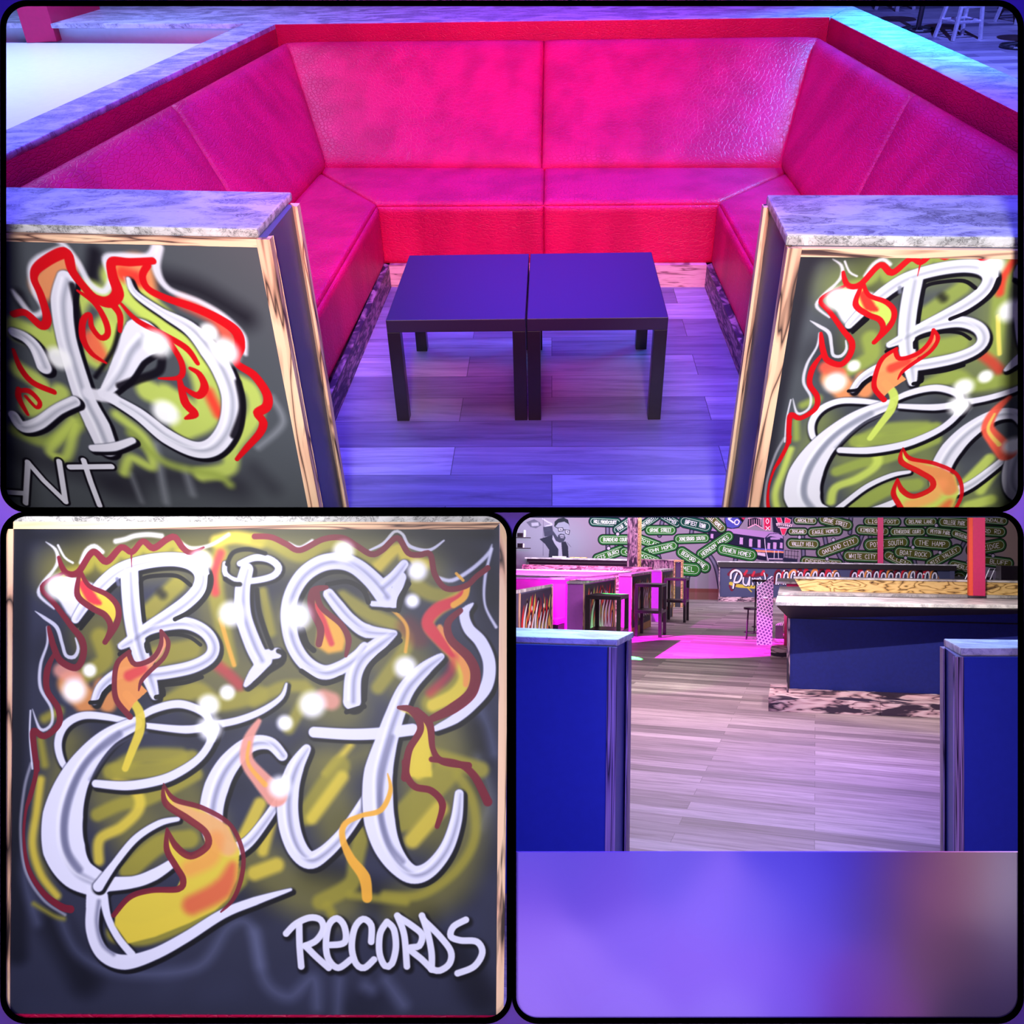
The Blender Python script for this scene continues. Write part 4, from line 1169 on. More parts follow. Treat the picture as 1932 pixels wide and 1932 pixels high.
for (y0, y1, u0_, u1_) in ((NY, 4.1, NY, 4.5), (4.1, SB[1][1], 4.5, bt[1][1])):
    bm = new_bm(); cushion(bm, P3(rb(y1), .44), P3(rb(y0), .44), P3(rt(u0_), .995), P3(rt(u1_), .995), .015, .045, 26, 12, .10)
    obj('backrest', bm, M_RED, T, sofa, SO)
# seats, their fronts and the kick boards
a, b = FB
am = Vector(((a[0] + b[0]) / 2 - .01, (a[1] + b[1]) / 2, 0))
nl, nr = (-.975, NY), (.90, NY)
SBx0, SBx1 = Vector((-1.46, 5.6, 0)), Vector((1.43, 5.42, 0))
for q in ((a, am, (am[0], 5.52, 0), (SBx0[0], 5.6)), (am, b, (SBx1[0], 5.42), (am[0], 5.52, 0)), (lb(NY), nl, a, (SBx0[0], 5.6)), (nr, rb(NY), (SBx1[0], 5.42), b)):
    bm = new_bm(); cushion(bm, *[P3(p, .435) for p in q], .06, .02, 22, 14, .06)
    obj('seat', bm, M_RED, T, sofa, SO)
for q in ((P3(a, .12), P3(am, .12), P3(am, .43), P3(a, .43)), (P3(am, .12), P3(b, .12), P3(b, .43), P3(am, .43)), (P3(nl, .12), P3(a, .12), P3(a, .43), P3(nl, .43)), (P3(b, .12), P3(nr, .12), P3(nr, .43), P3(b, .43))):
    bm = new_bm(); cushion(bm, *q, .04, .018, 20, 10, .08)
    obj('seat_front', bm, M_RED, T, sofa, SO, cut=True)
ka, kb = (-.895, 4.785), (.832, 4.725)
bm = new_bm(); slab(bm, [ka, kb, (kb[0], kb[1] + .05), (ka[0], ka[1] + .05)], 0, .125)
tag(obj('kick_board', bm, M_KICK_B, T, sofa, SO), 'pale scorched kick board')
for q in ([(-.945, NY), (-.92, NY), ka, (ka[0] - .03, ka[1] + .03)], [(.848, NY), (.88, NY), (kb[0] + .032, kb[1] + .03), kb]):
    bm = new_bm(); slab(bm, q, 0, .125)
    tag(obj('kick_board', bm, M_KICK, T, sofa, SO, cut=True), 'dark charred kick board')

# low wall around the sofa
pw = thing('booth_wall', 'low wall behind the red sofa with red rail and wide blue-lit marble ledge', 'low wall', T, (0, 6.5, 0))
PO = (0, 6.5, 0)
for q in ([Lb, Rb, Rb + Vector((0, .05, 0)), Lb + Vector((0, .05, 0))], [Ln, Lb, Lb - Vector((.05, 0, 0)), Ln - Vector((.05, 0, 0))], [Rb, Rn, Rn + Vector((.05, 0, 0)), Rb + Vector((.05, 0, 0))]):
    bm = new_bm(); slab(bm, q, .96, 1.098)
    obj('rail', bm, M_RAIL, T, pw, PO, bevel=.003)
for q in ([(-5.8, 7.30), (-2.014, 6.60), (-1.80, 6.545), (1.683, 6.235), (1.95, 6.741), (1.93, 8.4), (-5.8, 9.4)], [Ln, (Lb[0], 6.53), (Lo[0], 6.595), Lon][::-1], [(Rb[0] + .002, 6.21), Rn, Ron, (1.948, 6.735)][::-1]):
    bm = new_bm(); slab(bm, [(p[0], p[1]) for p in q], 1.07, 1.1)
    obj('marble_ledge', bm, M_MARBLE, T, pw, PO, bevel=.004)
bm = new_bm(); slab(bm, [(-5.7, 7.36), (-2.04, 6.68), (-1.79, 6.62), (1.7, 6.32), (1.88, 6.75), (1.87, 8.3), (-5.7, 9.3)], 0, 1.068)
obj('wall_body', bm, M_WHITE, T, pw, PO)
for q in ([Ln - Vector((.06, 0, 0)), Lb - Vector((.06, 0, 0)), (Lo[0] + .02, 6.55), Lon + Vector((.02, 0, 0))], [Rb + Vector((.06, 0, 0)), Rn + Vector((.06, 0, 0)), Ron - Vector((.03, 0, 0)), Ro - Vector((.03, 0, 0))]):
    bm = new_bm(); slab(bm, [(p[0], p[1]) for p in q], 0, 1.068)
    obj('wall_body', bm, M_SLATE_DK, T, pw, PO, cut=True)

# the neighbouring white bench and the red column in its corner
wb = thing('white_bench', 'wide white vinyl bench top on the far left of the red booth', 'bench', T, (-3.5, 5, 0))
bm = new_bm(); slab(bm, [(-2.215, 2.8), (-2.045, 6.58), (-5.8, 7.27), (-5.8, 2.8)], .94, .985)
obj('bench_top', bm, M_WHITE, T, wb, (-3.5, 5, 0), bevel=.006)
bm = new_bm(); slab(bm, [(-2.26, 2.85), (-2.10, 6.5), (-5.75, 7.2), (-5.75, 2.85)], 0, .935)
obj('bench_body', bm, M_WHITE, T, wb, (-3.5, 5, 0), cut=True)
c0, c1 = OT(50, 80, .99), OT(107, 78, .99)
bm = new_bm(); slab(bm, [(c0[0], c0[1]), (c1[0], c1[1]), (c1[0] + .03, c1[1] + .75), (c0[0] + .02, c0[1] + .75)], .987, 3.4)
o = obj('square_column', bm, M_COLUMN, T, bevel=.004, origin=(c0[0], c0[1], .987))
tag(o, 'square red column rising from the white bench at the upper left', 'column', kind='structure')

# ---- half walls at the entrance (used for both rooms)


def half_wall(fr, label, slab_px, h, bot_px, body_px, stile_px, side, mats, painting=None, cut=False, length=.45, group=None, thick_back=.03, stile_d=.03):
    """slab_px: corner at the opening front, back, then far front, far back (pixels read at height h)"""
    f0, b0, f1, b1 = [fr.on(x, y, h) for x, y in slab_px]
    df, db = (f1 - f0).normalized(), (b1 - b0).normalized()
    f1, b1 = f1 + df * length, b1 + db * length
    hb = fr.hat(bot_px[0], bot_px[1], f0)
    PF, PB = fr.on(*body_px[0], hb), fr.on(*body_px[1], hb)
    org = (f0[0], f0[1], 0)
    t = thing('half_wall', label, 'half wall', fr, org, group)
    bm = new_bm(); slab(bm, [(p[0], p[1]) for p in (f0, b0, b1, f1)], hb, h)
    for f in bm.faces: pass
    o = obj('marble_top', bm, mats[0], fr, t, org, bevel=.006)
    o.data.materials.append(mats[1])
    up = (0, 0, 1)
    for f in o.data.polygons:
        if abs(f.normal[2]) < .5: f.material_index = 1
    L = (f1 - f0).length - .02
    A0, A1 = PF + df * .012, PF + df * L
    n = Vector((df[1], -df[0], 0)); n = n if n[1] < 0 else -n     # out of the front
    e = (PB - PF).normalized()
    s = -df                                                        # out of the side
    body = [PF + df * .012 - n * .012, PB + df * .012, PB + df * L, A1 - n * .012]
    bm = new_bm(); slab(bm, [(p[0], p[1]) for p in body], 0, hb)
    obj('side_panel', bm, mats[3], fr, t, org, cut=cut)
    # front panel
    sw = (fr.on(*stile_px, hb) - PF).length
    q0, q1 = PF + df * sw, A1
    fp = [q0 - n * .003, q1 - n * .003, q1 - n * .012, q0 - n * .012]
    bm = new_bm(); slab(bm, [(p[0], p[1]) for p in fp], 0, hb - .022)
    if painting:
        obj('painted_panel', bm, painting[1], fr, t, org, cut=cut, uv=painting[0].uv)
    else:
        obj('front_panel', bm, mats[2], fr, t, org, cut=cut)
    bm = new_bm(); q = [q0 + n * .001, q1 + n * .001, q1 - n * .012, q0 - n * .012]
    slab(bm, [(p[0], p[1]) for p in q], hb - .022, hb - .001)
    obj('top_rail', bm, mats[5], fr, t, org)
    bm = new_bm(); q = [PF + n * .002, PF + df * sw + n * .002, PF + df * sw - n * .012, PF - n * .012 + e * stile_d * .6, PF + e * stile_d]
    slab(bm, [(p[0], p[1]) for p in q], 0, hb - .001)
    obj('corner_stile', bm, mats[4], fr, t, org, cut=cut)
    bm = new_bm(); q = [PB + s * .0 - e * thick_back, PB + s * .008 - e * thick_back, PB + s * .008, PB + df * .02]
    slab(bm, [(p[0], p[1]) for p in q], 0, hb + .004)
    obj('corner_stile', bm, mats[4], fr, t, org, cut=cut)
    return t


MT = (M_MARBLE, M_EDGE, M_SLATE, M_SLATE_DK, M_PINE, M_PINE_H)
PF_, PD_ = T.on(509, 451, 1.135), T.on(0, 449, 1.135)
fa = Face(T, (PD_[0], PD_[1]), (PF_[0], PF_[1]), -.6, .85, .0, 1.15, 950, PAL_BRIGHT_LIT['bg'])
fa.calib(250, 700)
fa.cv.mp = fa.px
ck_art(fa.cv, PAL_BRIGHT_LIT)
half_wall(T, 'grey half wall left of the booth entrance, marble topped, with flame lettering ending in K', [(485, 432), (550, 362), (0, 422), (0, 352)], 1.16, (485, 449), [(509, 451), (561, 386)], (481, 453), 1, MT, (fa, painted('bright_lit_lettering_k', fa.cv, .45, .3)), True)
PF_, PD_ = T.on(1486, 468, 1.135), T.on(1932, 474, 1.135)
fa = Face(T, (PF_[0], PF_[1]), (PD_[0], PD_[1]), .0, 1.0, .0, 1.15, 950, PAL_BRIGHT_LIT['bg'])
fa.calib(1650, 700)
src = [(24, 998), (86, 1022), (247, 1041), (79, 1110), (308, 1481), (68.5, 1152.7), (245, 1352), (139.5, 1302), (44.6, 1580)]
dst = [(1513, 476), (1574, 494), (1738, 510), (1547, 564.6), (1706, 850), (1532.5, 604.7), (1670.5, 757), (1577.5, 718.7), (1450.7, 933.7)]
A_ = np.array([[x, y, 1] for x, y in src], float)
X_, res_, _, _ = np.linalg.lstsq(A_, np.array([fa.px(x, y) for x, y in dst], float), rcond=None)
print('fit residual', np.abs(A_ @ X_ - np.array([fa.px(x, y) for x, y in dst])).max(), X_)
fa.cv.mp = lambda x, y: (x * X_[0, 0] + y * X_[1, 0] + X_[2, 0], x * X_[0, 1] + y * X_[1, 1] + X_[2, 1])
fa.cv.k = (abs(X_[0, 0]) + abs(X_[1, 1])) / 2
bigcat(fa.cv, PAL_BRIGHT_LIT, False)
half_wall(T, 'grey half wall right of the booth entrance, marble topped, with white and red flame lettering', [(1485, 443), (1447, 367), (1932, 447), (1932, 367)], 1.16, (1485, 464), [(1486, 467), (1443, 388)], (1513, 470), -1, MT, (fa, painted('bright_lit_lettering_b', fa.cv, .45, .3)), True)

# ---- the two low tables
tb = None
for k, (x0, x1, lab) in enumerate(((-.652, -.103, 'left of two black low square tables pushed together inside the red booth'), (-.097, .452, 'right of two black low square tables pushed together inside the red booth'))):
    y0, y1 = 3.285, 4.01
    org = ((x0 + x1) / 2, (y0 + y1) / 2, 0)
    if tb is None:
        tb = thing('low_table', lab, 'table', T, org)
        hx, hy = (x1 - x0) / 2, (y1 - y0) / 2
        bm = new_bm(); box(bm, -hx, hx, -hy, hy, .402, .455); obj('tabletop', bm, M_TBL, None, tb, bevel=.003)
        for sx in (-1, 1):
            for sy in (-1, 1):
                bm = new_bm(); box(bm, sx * hx, sx * (hx - .052), sy * hy, sy * (hy - .052), 0, .402); obj('leg', bm, M_BLACK, None, tb, bevel=.002)
        tb.matrix_world = T.M @ Matrix.Translation(org)
    else:
        copy_tree(tb, T.M @ Matrix.Translation(org), lab)

# ---- bar stools beyond the ledge


def metal_stool(label, px, py, rot, mat=M_STEEL):
    p = T.on(px, py, 0)
    t = thing('bar_stool', label, 'bar stool', T, p, 'bar stools beyond the marble ledge', rot)
    w0, w1, H = .27, .13, .76
    for i in range(4):
        a = math.pi / 4 + i * math.pi / 2
        bm = new_bm(); tube(bm, [(w0 * math.cos(a), w0 * math.sin(a), 0), (w1 * math.cos(a), w1 * math.sin(a), H)], .028, 6)
        obj('leg', bm, mat, None, t)
    for hh in (.2, .36):
        w = (w0 + (w1 - w0) * hh / H) * .99
        c = [(w * math.cos(math.pi / 4 + i * math.pi / 2), w * math.sin(math.pi / 4 + i * math.pi / 2), hh) for i in range(4)]
        for i in range(4) if hh < .3 else (0, 2):
            bm = new_bm(); tube(bm, [c[i], c[(i + 1) % 4]], .018, 6)
            obj('footrest', bm, mat, None, t)
    bm = new_bm(); disc(bm, (0, 0, H), .19, .03)
    obj('seat', bm, mat, None, t)
    return t


metal_stool('pale steel bar stool standing foremost behind the marble ledge at upper right', 1806, 72, .25)
metal_stool('steel bar stool farthest left beyond the marble ledge, only feet visible', 1688, 18, .6)
metal_stool('steel bar stool at the extreme upper right corner by the frame', 1918, 42, .35)
for lab, px, py in (('black pedestal bar stool with round foot ring, left of the pale steel stool', 1731, 58), ('black round stool base at the right edge below the corner stool', 1922, 90)):
    p = T.on(px, py, 0)
    t = thing('pedestal_stool', lab, 'bar stool', T, p, 'black pedestal stools')
    bm = new_bm(); ring(bm, (0, 0, .02), .20, .018); obj('foot_ring', bm, M_DARK, None, t)
    for i in range(4):
        bm = new_bm(); tube(bm, [(0, 0, .05), (.20 * math.cos(i * 1.57), .20 * math.sin(i * 1.57), .02)], .014, 6); obj('spoke', bm, M_DARK, None, t)
    bm = new_bm(); tube(bm, [(0, 0, .0), (0, 0, .72)], .035); obj('stem', bm, M_DARK, None, t)
    bm = new_bm(); disc(bm, (0, 0, .72), .19, .05); obj('seat', bm, M_DARK, None, t)


# ================================================================ the bar room below
M_FLOOR_B = planks('bar_room_planks', srgb(128, 116, 124), srgb(168, 150, 160), srgb(200, 184, 192), 2.0, 0.165, rot=math.radians(1.5), seam=(.10, .08, .09, 1))
M_BLUE_LIT = plain('blue_lit_slate', srgb(44, 62, 160), 0.5, 0.3, grain=.02)  # blue light put into the slate board's colour
M_BLUE_LIT_SD = plain('blue_lit_slate_side', srgb(84, 86, 150), 0.5, 0.3, grain=.02)  # slate side board, blue light put into its colour too
M_NAVY = plain('navy_leatherette', srgb(26, 36, 124), 0.45, 0.4, grain=.05)
M_SOFFIT = plain('dark_soffit', (0.02, 0.014, 0.02, 1), 0.5)
M_STRIPE = burnt('striped_pine', (0.70, 0.50, 0.60, 1), (0.34, 0.22, 0.34, 1), (0.015, 0.01, 0.02, 1), scale=(15, 15, .3), char=.58, lines=8.0, width=.26)
M_PLY = burnt('burnt_plywood', (0.86, 0.62, 0.26, 1), (0.66, 0.42, 0.14, 1), (0.10, 0.05, 0.02, 1), scale=(.7, 1, 2.8), char=.64, s=1.5, lines=7.0, width=.12)
M_PLY_P = burnt('burnt_plywood_plinth', (0.66, 0.48, 0.54, 1), (0.50, 0.30, 0.36, 1), (0.03, 0.015, 0.04, 1), scale=(.8, 1, 4.5), char=.46, s=1.2, lines=6.0, width=.14)
M_PLY_V = burnt('burnt_plywood_post', (0.60, 0.42, 0.50, 1), (0.30, 0.18, 0.28, 1), (0.02, 0.01, 0.03, 1), scale=(3.4, 3.4, .8), char=.5, s=1.0)
M_REDP = plain('red_post_paint', (0.62, 0.012, 0.14, 1), 0.5, grain=.02)
M_ORANGE = plain('orange_post_paint', (0.80, 0.08, 0.03, 1), 0.5, grain=.02)
M_DIAM = diamond_plate('diamond_plate')
M_MARB_B = marble('bar_marble', (0.80, 0.80, 0.84, 1), (0.3, 0.3, 0.4, 1), 3.0)
M_PINK = plain('magenta_lit_pink', (0.80, 0.10, 0.62, 1), 0.4, grain=.01)  # magenta light put into the red leather's colour; also on one end wall
M_PURP = plain('purple_board', srgb(176, 84, 204), 0.5, grain=.02)

bm = new_bm(); slab(bm, [(-14, 1.2), (9, 1.2), (9, 29.6), (-14, 29.6)], -.06, 0)
tag(obj('floor', bm, M_FLOOR_B, B), kind='structure')
# soffit between the storeys
bm = new_bm()
prof = [(2.012, -.0125), (3.42, -.0125), (4.9, .80), (34, .80)]
fr_, bk_ = -4.2, 19.0
lo = [[bm.verts.new((x, y, ZC + z - (.001 if k else 0))) for y, z in prof] for k, x in enumerate((fr_, bk_))]
hi = [[bm.verts.new((x, y, ZC + z + (.022 if y < 4 else .06))) for y, z in prof] for x in (fr_, bk_)]
for g, f in ((lo, 1), (hi, -1)):
    for i in range(3):
        bm.faces.new((g[0][i], g[1][i], g[1][i + 1], g[0][i + 1]))
for i in range(3):
    for k in (0, 1):
        bm.faces.new((lo[k][i], lo[k][i + 1], hi[k][i + 1], hi[k][i]))
bm.faces.new((lo[0][0], lo[1][0], hi[1][0], hi[0][0])); bm.faces.new((lo[0][3], lo[1][3], hi[1][3], hi[0][3]))
tag(obj('ceiling', bm, plain('dark_ceiling', (0.03, 0.03, 0.05, 1), .8, .1)), kind='structure')

# mural wall
W0 = B.on(1310, 1131, 0)
dW = (B.on(1800, 1141, 0) - B.on(1356, 1134.6, 0)).normalized()
WA, WB_ = W0 - dW * 12, W0 + dW * 13
mu = Face(B, WA, WB_, 0, 1, 0, 1, 10, (140, 130, 150))
a_l, _ = mu.ab(966, 1000)
a_r, _ = mu.ab(1932, 1000)
mu = Face(B, WA, WB_, a_l - .3, a_r + .4, 0.0, 3.2, 150, (138, 128, 148))
mu.calib(1450, 1030)
cv = mu.cv
S = cv.stroke
S([(960, 1000), (1010, 1020), (1060, 1030)], 90, (136, 142, 160), 60, .9)
S([(1250, 1030), (1500, 1040), (1750, 1040)], 90, (140, 122, 146), 60, .8)
S([(1860, 980), (1900, 1000), (1930, 1040)], 90, (168, 142, 128), 50, .8)
S([(960, 1110), (1300, 1110), (1930, 1116)], 36, (138, 122, 146), 20, .9)
BK = (14, 12, 26)
# painted curved poles
for q in ([(1360, 1120), (1352, 1075), (1340, 1050), (1325, 1040)], [(1296, 1125), (1297, 1090), (1306, 1070), (1320, 1045)], [(1146, 990), (1147, 1060)], [(1163, 1010), (1164, 1040)], [(1241, 1045), (1246, 1062)], [(1390, 1045), (1386, 1062)], [(1514, 1010), (1516, 1060)], [(1249, 985), (1244, 1010)],
          [(1577, 1035), (1590, 1062)], [(1555, 1010), (1559, 1030)], [(1640, 975), (1606, 1060)], [(1641, 1008), (1642, 1030)], [(1755, 1030), (1756, 1050)], [(1723, 1050), (1726, 1064)], [(1820, 1020), (1812, 1036)], [(1605, 975), (1603, 1005)], [(1305, 1000), (1302, 1020)], [(1715, 990), (1716, 1000)], [(1772, 1008), (1770, 1020)]):
    S(q, 9, BK, 1, .95); S(q, 6.4, (84, 80, 108), 1.5, 1); S(q, 2, (140, 134, 160), 2, .7)
# the portrait of a bearded man with glasses
O = cv.frame
O(974, 972, .11387)
G1, G2, G3 = (60, 66, 84), (122, 128, 146), (168, 174, 190)
cv.poly([(170, 120), (240, 200), (330, 220), (420, 170), (390, 120), (300, 70), (220, 100)], G1, 3, .6)
cv.poly([(250, 130), (370, 120), (380, 180), (260, 190)], G3, 8, .9)
S([(440, 60), (520, 110), (590, 150), (480, 190), (560, 240), (470, 260)], 22, (196, 206, 224), 12, .7)
cv.poly([(450, 200), (600, 180), (620, 340), (470, 360)], (50, 56, 74), 6, .9)
S([(447, 20), (443, 670)], 6, (70, 70, 92), 3, .8)
cv.poly([(640, 130), (700, 70), (790, 50), (870, 100), (885, 260), (850, 330), (800, 430), (740, 460), (660, 430), (620, 330), (630, 200)], (138, 146, 164), 6, 1)
cv.poly([(632, 190), (640, 110), (700, 60), (790, 42), (860, 80), (885, 180), (870, 150), (800, 110), (700, 130), (650, 190)], (36, 44, 52), 5, 1)
cv.poly([(612, 260), (640, 300), (690, 370), (700, 330), (740, 310), (800, 320), (820, 380), (790, 440), (720, 460), (650, 430), (615, 350)], (54, 60, 76), 6, .95)
cv.poly([(720, 335), (760, 325), (800, 340), (790, 385), (740, 385)], (150, 154, 172), 5, .9)
S([(735, 355), (790, 360)], 10, (60, 60, 78), 4, .8)
for q in ([(690, 210), (770, 205), (775, 260), (700, 265), (690, 210)], [(805, 240), (885, 250), (870, 320), (815, 300), (805, 240)]):
    cv.poly(q, (178, 184, 200), 2, .9); S(q, 9, (16, 18, 30), 2, 1, False)
S([(770, 230), (806, 246)], 8, (16, 18, 30), 2)
S([(640, 190), (692, 215)], 9, (16, 18, 30), 2)
S([(725, 235), (745, 237)], 12, (40, 44, 60), 4); S([(838, 272), (856, 276)], 12, (40, 44, 60), 4)
cv.poly([(390, 400), (600, 330), (620, 420), (700, 560), (700, 700), (540, 700), (550, 580), (480, 480)], (42, 48, 62), 3, 1)
cv.poly([(610, 330), (660, 430), (750, 470), (770, 700), (700, 700), (710, 580), (640, 480), (600, 400)], (156, 162, 180), 4, 1)
cv.poly([(750, 450), (820, 440), (860, 520), (870, 700), (770, 700)], (40, 44, 58), 3, 1)
S([(840, 450), (905, 525)], 5, (60, 60, 80), 2)
# train, logos and the little dome
O(1300, 972, .11387)
cv.poly([(600, -40), (590, 90), (620, 210), (720, 235), (830, 210), (900, 110), (960, 0), (960, -40)], BK, 2)
cv.poly([(606, -40), (600, 90), (630, 200), (720, 222), (820, 200), (880, 120), (830, 60), (700, -40)], (76, 76, 170), 2)
cv.poly([(800, -40), (960, -30), (950, 20), (905, 86), (840, 20)], (196, 34, 80), 2)
S([(640, 30), (720, 20), (650, 60), (730, 120)], 26, (250, 226, 236), 3, 1, False)
S([(790, 70), (830, 100), (800, 155), (755, 140), (760, 90), (795, 70)], 17, (250, 226, 236), 3)
cv.poly([(980, 30), (1090, 10), (1190, 30), (1200, 170), (1220, 230), (1080, 165), (975, 215)], (22, 20, 40), 2)
S([(985, 50), (1090, 30), (1190, 55)], 26, (206, 150, 180), 4)
for x in (1000, 1040, 1075, 1115, 1150, 1180):
    S([(x, 70), (x, 165)], 12, (206, 150, 180), 4)
S([(975, 205), (1095, 150), (1215, 215)], 20, (220, 160, 190), 3, 1, False)
cv.poly([(1225, -40), (1365, -40), (1350, 250), (1238, 240)], (204, 36, 84), 2)
S([(1293, 55), (1320, 95), (1293, 140), (1270, 95), (1293, 55)], 13, (252, 220, 232), 3)
S([(1270, 185), (1330, 245)], 14, (252, 220, 232), 3); S([(1330, 185), (1270, 245)], 14, (252, 220, 232), 3)
S([(1230, 0), (1238, 240)], 8, (240, 190, 215), 3); S([(1358, 0), (1350, 245)], 8, (240, 190, 215), 3)
cv.poly([(1370, -40), (1720, -40), (1700, 250), (1600, 340), (1400, 300)], (24, 22, 48), 8, .9)
for q in ([(1415, -20), (1470, 125), (1545, 125), (1500, -20)], [(1590, 30), (1580, 130), (1670, 130), (1685, 75)], [(1505, 215), (1625, 215), (1580, 325), (1540, 325)]):
    cv.poly(q, (232, 50, 96), 2); S(q + [q[0]], 7, (250, 200, 220), 2, 1, False)
cv.poly([(1440, 135), (1715, 150), (1700, 200), (1455, 185)], (244, 206, 226), 2)
cv.text('VARSITY', 1577, 167, 34, .03, 240, BK, 7)
S([(1475, 200), (1665, 212)], 14, (244, 206, 226), 3)
cv.poly([(300, 250), (760, 250), (1250, 380), (1270, 470), (1290, 760), (1150, 740), (700, 500), (350, 420)], (30, 28, 56), 3)
cv.poly([(300, 250), (800, 225), (1350, 280), (1500, 300), (1260, 380), (760, 310)], (172, 130, 190), 3)
cv.poly([(1255, 385), (1330, 310), (1480, 300), (1570, 360), (1575, 480), (1565, 760), (1310, 760), (1270, 560)], (34, 34, 66), 2)
cv.poly([(1280, 380), (1340, 318), (1480, 308), (1555, 350), (1560, 390), (1350, 350)], (176, 140, 196), 2)
for x, y, w, h in ((385, 350, 46, 80), (870, 430, 56, 120), (1025, 460, 54, 140), (1165, 475, 50, 140), (1325, 515, 46, 110), (1425, 510, 56, 120), (1532, 505, 44, 100)):
    cv.poly([(x - w / 2, y - h / 2), (x + w / 2, y - h / 2 + 6), (x + w / 2 - 4, y + h / 2), (x - w / 2 - 4, y + h / 2 - 6)], (196, 150, 206), 2)
cv.poly([(1350, 370), (1510, 372), (1508, 408), (1350, 408)], (176, 140, 196), 2)
cv.poly([(1030, 545), (1570, 580), (1570, 600), (1040, 570)], (90, 90, 190), 2)
cv.poly([(1040, 572), (1570, 602), (1570, 630), (1060, 610)], (240, 140, 110), 2)
cv.poly([(1060, 612), (1265, 630), (1270, 690), (1110, 660)], (214, 190, 216), 2)
S([(1250, 390), (1265, 560), (1310, 750)], 12, (220, 200, 230), 4)
S([(1320, 720), (1540, 725)], 22, (200, 170, 200), 6); S([(1410, 590), (1405, 710)], 12, (210, 200, 220), 4); S([(1475, 590), (1480, 710)], 12, (210, 200, 220), 4)
for i in range(5):
    S([(1590 + i * 52, 580), (1585 + i * 52, 720)], 6, BK, 2)
for y in (580, 660):
    S([(1580, y), (1815, y + 22)], 6, BK, 2)
cv.poly([(1570, 705), (1800, 730), (1795, 800), (1560, 800)], (40, 40, 66), 2)
O(0, 0, 1)
SIGNS = [('HOLLYWOODCOURT', 1141.6, 984.8, 60, 17, 3, 0), ('FOUR SEASONS', 1181, 988, 56, 17, -34, 0), ('UNIVERSITY', 1223, 984, 48, 15, -34, 0), ('COMB', 1263.5, 980, 44, 16, 30, 0), ('GROVE STREET', 1246, 1000, 58, 17, 0, 1), ('BUNKHEAD COURT', 1162, 1018, 66, 18, 0, 1), ('JOYLAN', 1224, 1023, 52, 16, 20, 1),
         ('JOHN HOPE', 1245, 1035, 68, 18, -13, 1), ('SELL HOMES', 1348.5, 984, 52, 18, 44, 2), ('BAPTEST TOWN', 1311.6, 988.5, 62, 22, 13, 0), ('JONESBORO SOUTH', 1305, 1016, 66, 17, -2, 1), ('HERNDON HOMES', 1348.5, 1029, 80, 19, -34, 1), ('BOWEN HOMES', 1390, 1041.5, 76, 22, 12, 1), ('BEDFORD PINE', 1308, 1056, 72, 20, 33, 1),
         ('ETS BURCH', 1149, 1046, 64, 18, -20, 1), ('O', 1184, 1042, 30, 16, 10, 1), ('WOOD', 1222, 1052, 50, 17, 22, 1), ('MEL', 1299, 1073.5, 46, 24, 4, 1), ('JOYLAND', 1505, 1002.6, 37, 13, 0, 2), ('ARCHLITE', 1519, 982, 44, 14, 2, 2), ('GROVE STREET', 1576, 985, 66, 20, 14, 2), ('EAGLE HOMES', 1556, 1002.6, 66, 18, -4, 2),
         ('VALLEY HILL', 1514.6, 1026, 62, 19, 2, 2), ('OAKLAND CITY', 1581, 1031, 86, 21, -20, 2), ('LIGHTFOOT', 1664, 984, 70, 16, 1, 2), ('KIMBERLY CT', 1646, 1001, 64, 18, 4, 2), ('WHITE CITY', 1626, 1049.5, 72, 21, 2, 2), ('DELMAR LANE', 1736.7, 984, 62, 17, 0, 2), ('COLLEGE PARK', 1800, 986, 62, 21, 4, 2),
         ('ETHERIDGE COURT', 1712, 1003, 68, 17, 0, 2), ('PEYTON PARK', 1773.6, 1004, 56, 18, 6, 2), ('POINT SOUTH', 1672, 1025.5, 86, 24, -5, 2), ('THE HAMP', 1758, 1025, 74, 23, 4, 2), ('ALLEN', 1694, 1056, 60, 20, 24, 2), ('BOAT ROCK', 1722.7, 1044, 74, 22, 6, 2), ('MIST VALLEY', 1780, 1050, 76, 19, -28, 2), ('WASHINGTON', 1818, 1012, 52, 17, 20, 2),
         ('FERNDALE', 1868, 981, 66, 16, 4, 2), ('WARD RD', 1866, 1002, 64, 20, 3, 2), ('OAKRIDGE', 1860, 1033, 76, 24, -11, 2), ('THE BLUFF', 1870, 1059, 84, 20, 7, 2), ('OVERLOOK', 1817, 1070, 58, 20, 12, 2), ('ROAD', 1809, 1090, 30, 26, 0, 2), ('DEERWOOD', 1550, 1061, 80, 17, 5, 2)]
for txt, x, y, L, h, an, tone in SIGNS:
    a = math.radians(an)
    dx, dy = math.cos(a) * (L - h) / 2, math.sin(a) * (L - h) / 2
    q = [(x - dx, y - dy), (x + dx, y + dy)]
    S(q, h + 3, BK, .8)
    S(q, h, [(16, 74, 62), (34, 104, 46), (42, 86, 42)][tone], .8)
    S(q, h * .62, [(18, 62, 54), (50, 112, 42), (86, 88, 38)][tone], 2.5)
    n = 20
    # white inner outline
    rr_, ol = h * .34, []
    for i in range(n + 1):
        t = 2 * math.pi * i / n
        lx = (L - h) / 2 * (1 if math.cos(t) >= 0 else -1) + rr_ * math.cos(t)
        ly = rr_ * math.sin(t)
        ol.append((x + lx * math.cos(a) - ly * math.sin(a), y + lx * math.sin(a) + ly * math.cos(a)))
    S(ol, .85, (214, 226, 212), .5, .95, False)
    cv.text(txt, x, y, h * .36, a, L - h * 1.0, (244, 240, 250), .95)
for x, y in ((1165, 1007), (1148, 1034), (1508, 1013), (1572, 1018), (1722, 1032), (1766, 991), (1835, 1004), (1773, 1042), (1708, 1052), (1560, 1054), (1826, 1060), (1873, 1048)):
    cv.dot(x, y, 4, BK, 1); cv.dot(x, y + .3, 3, (190, 180, 204), 1.5)
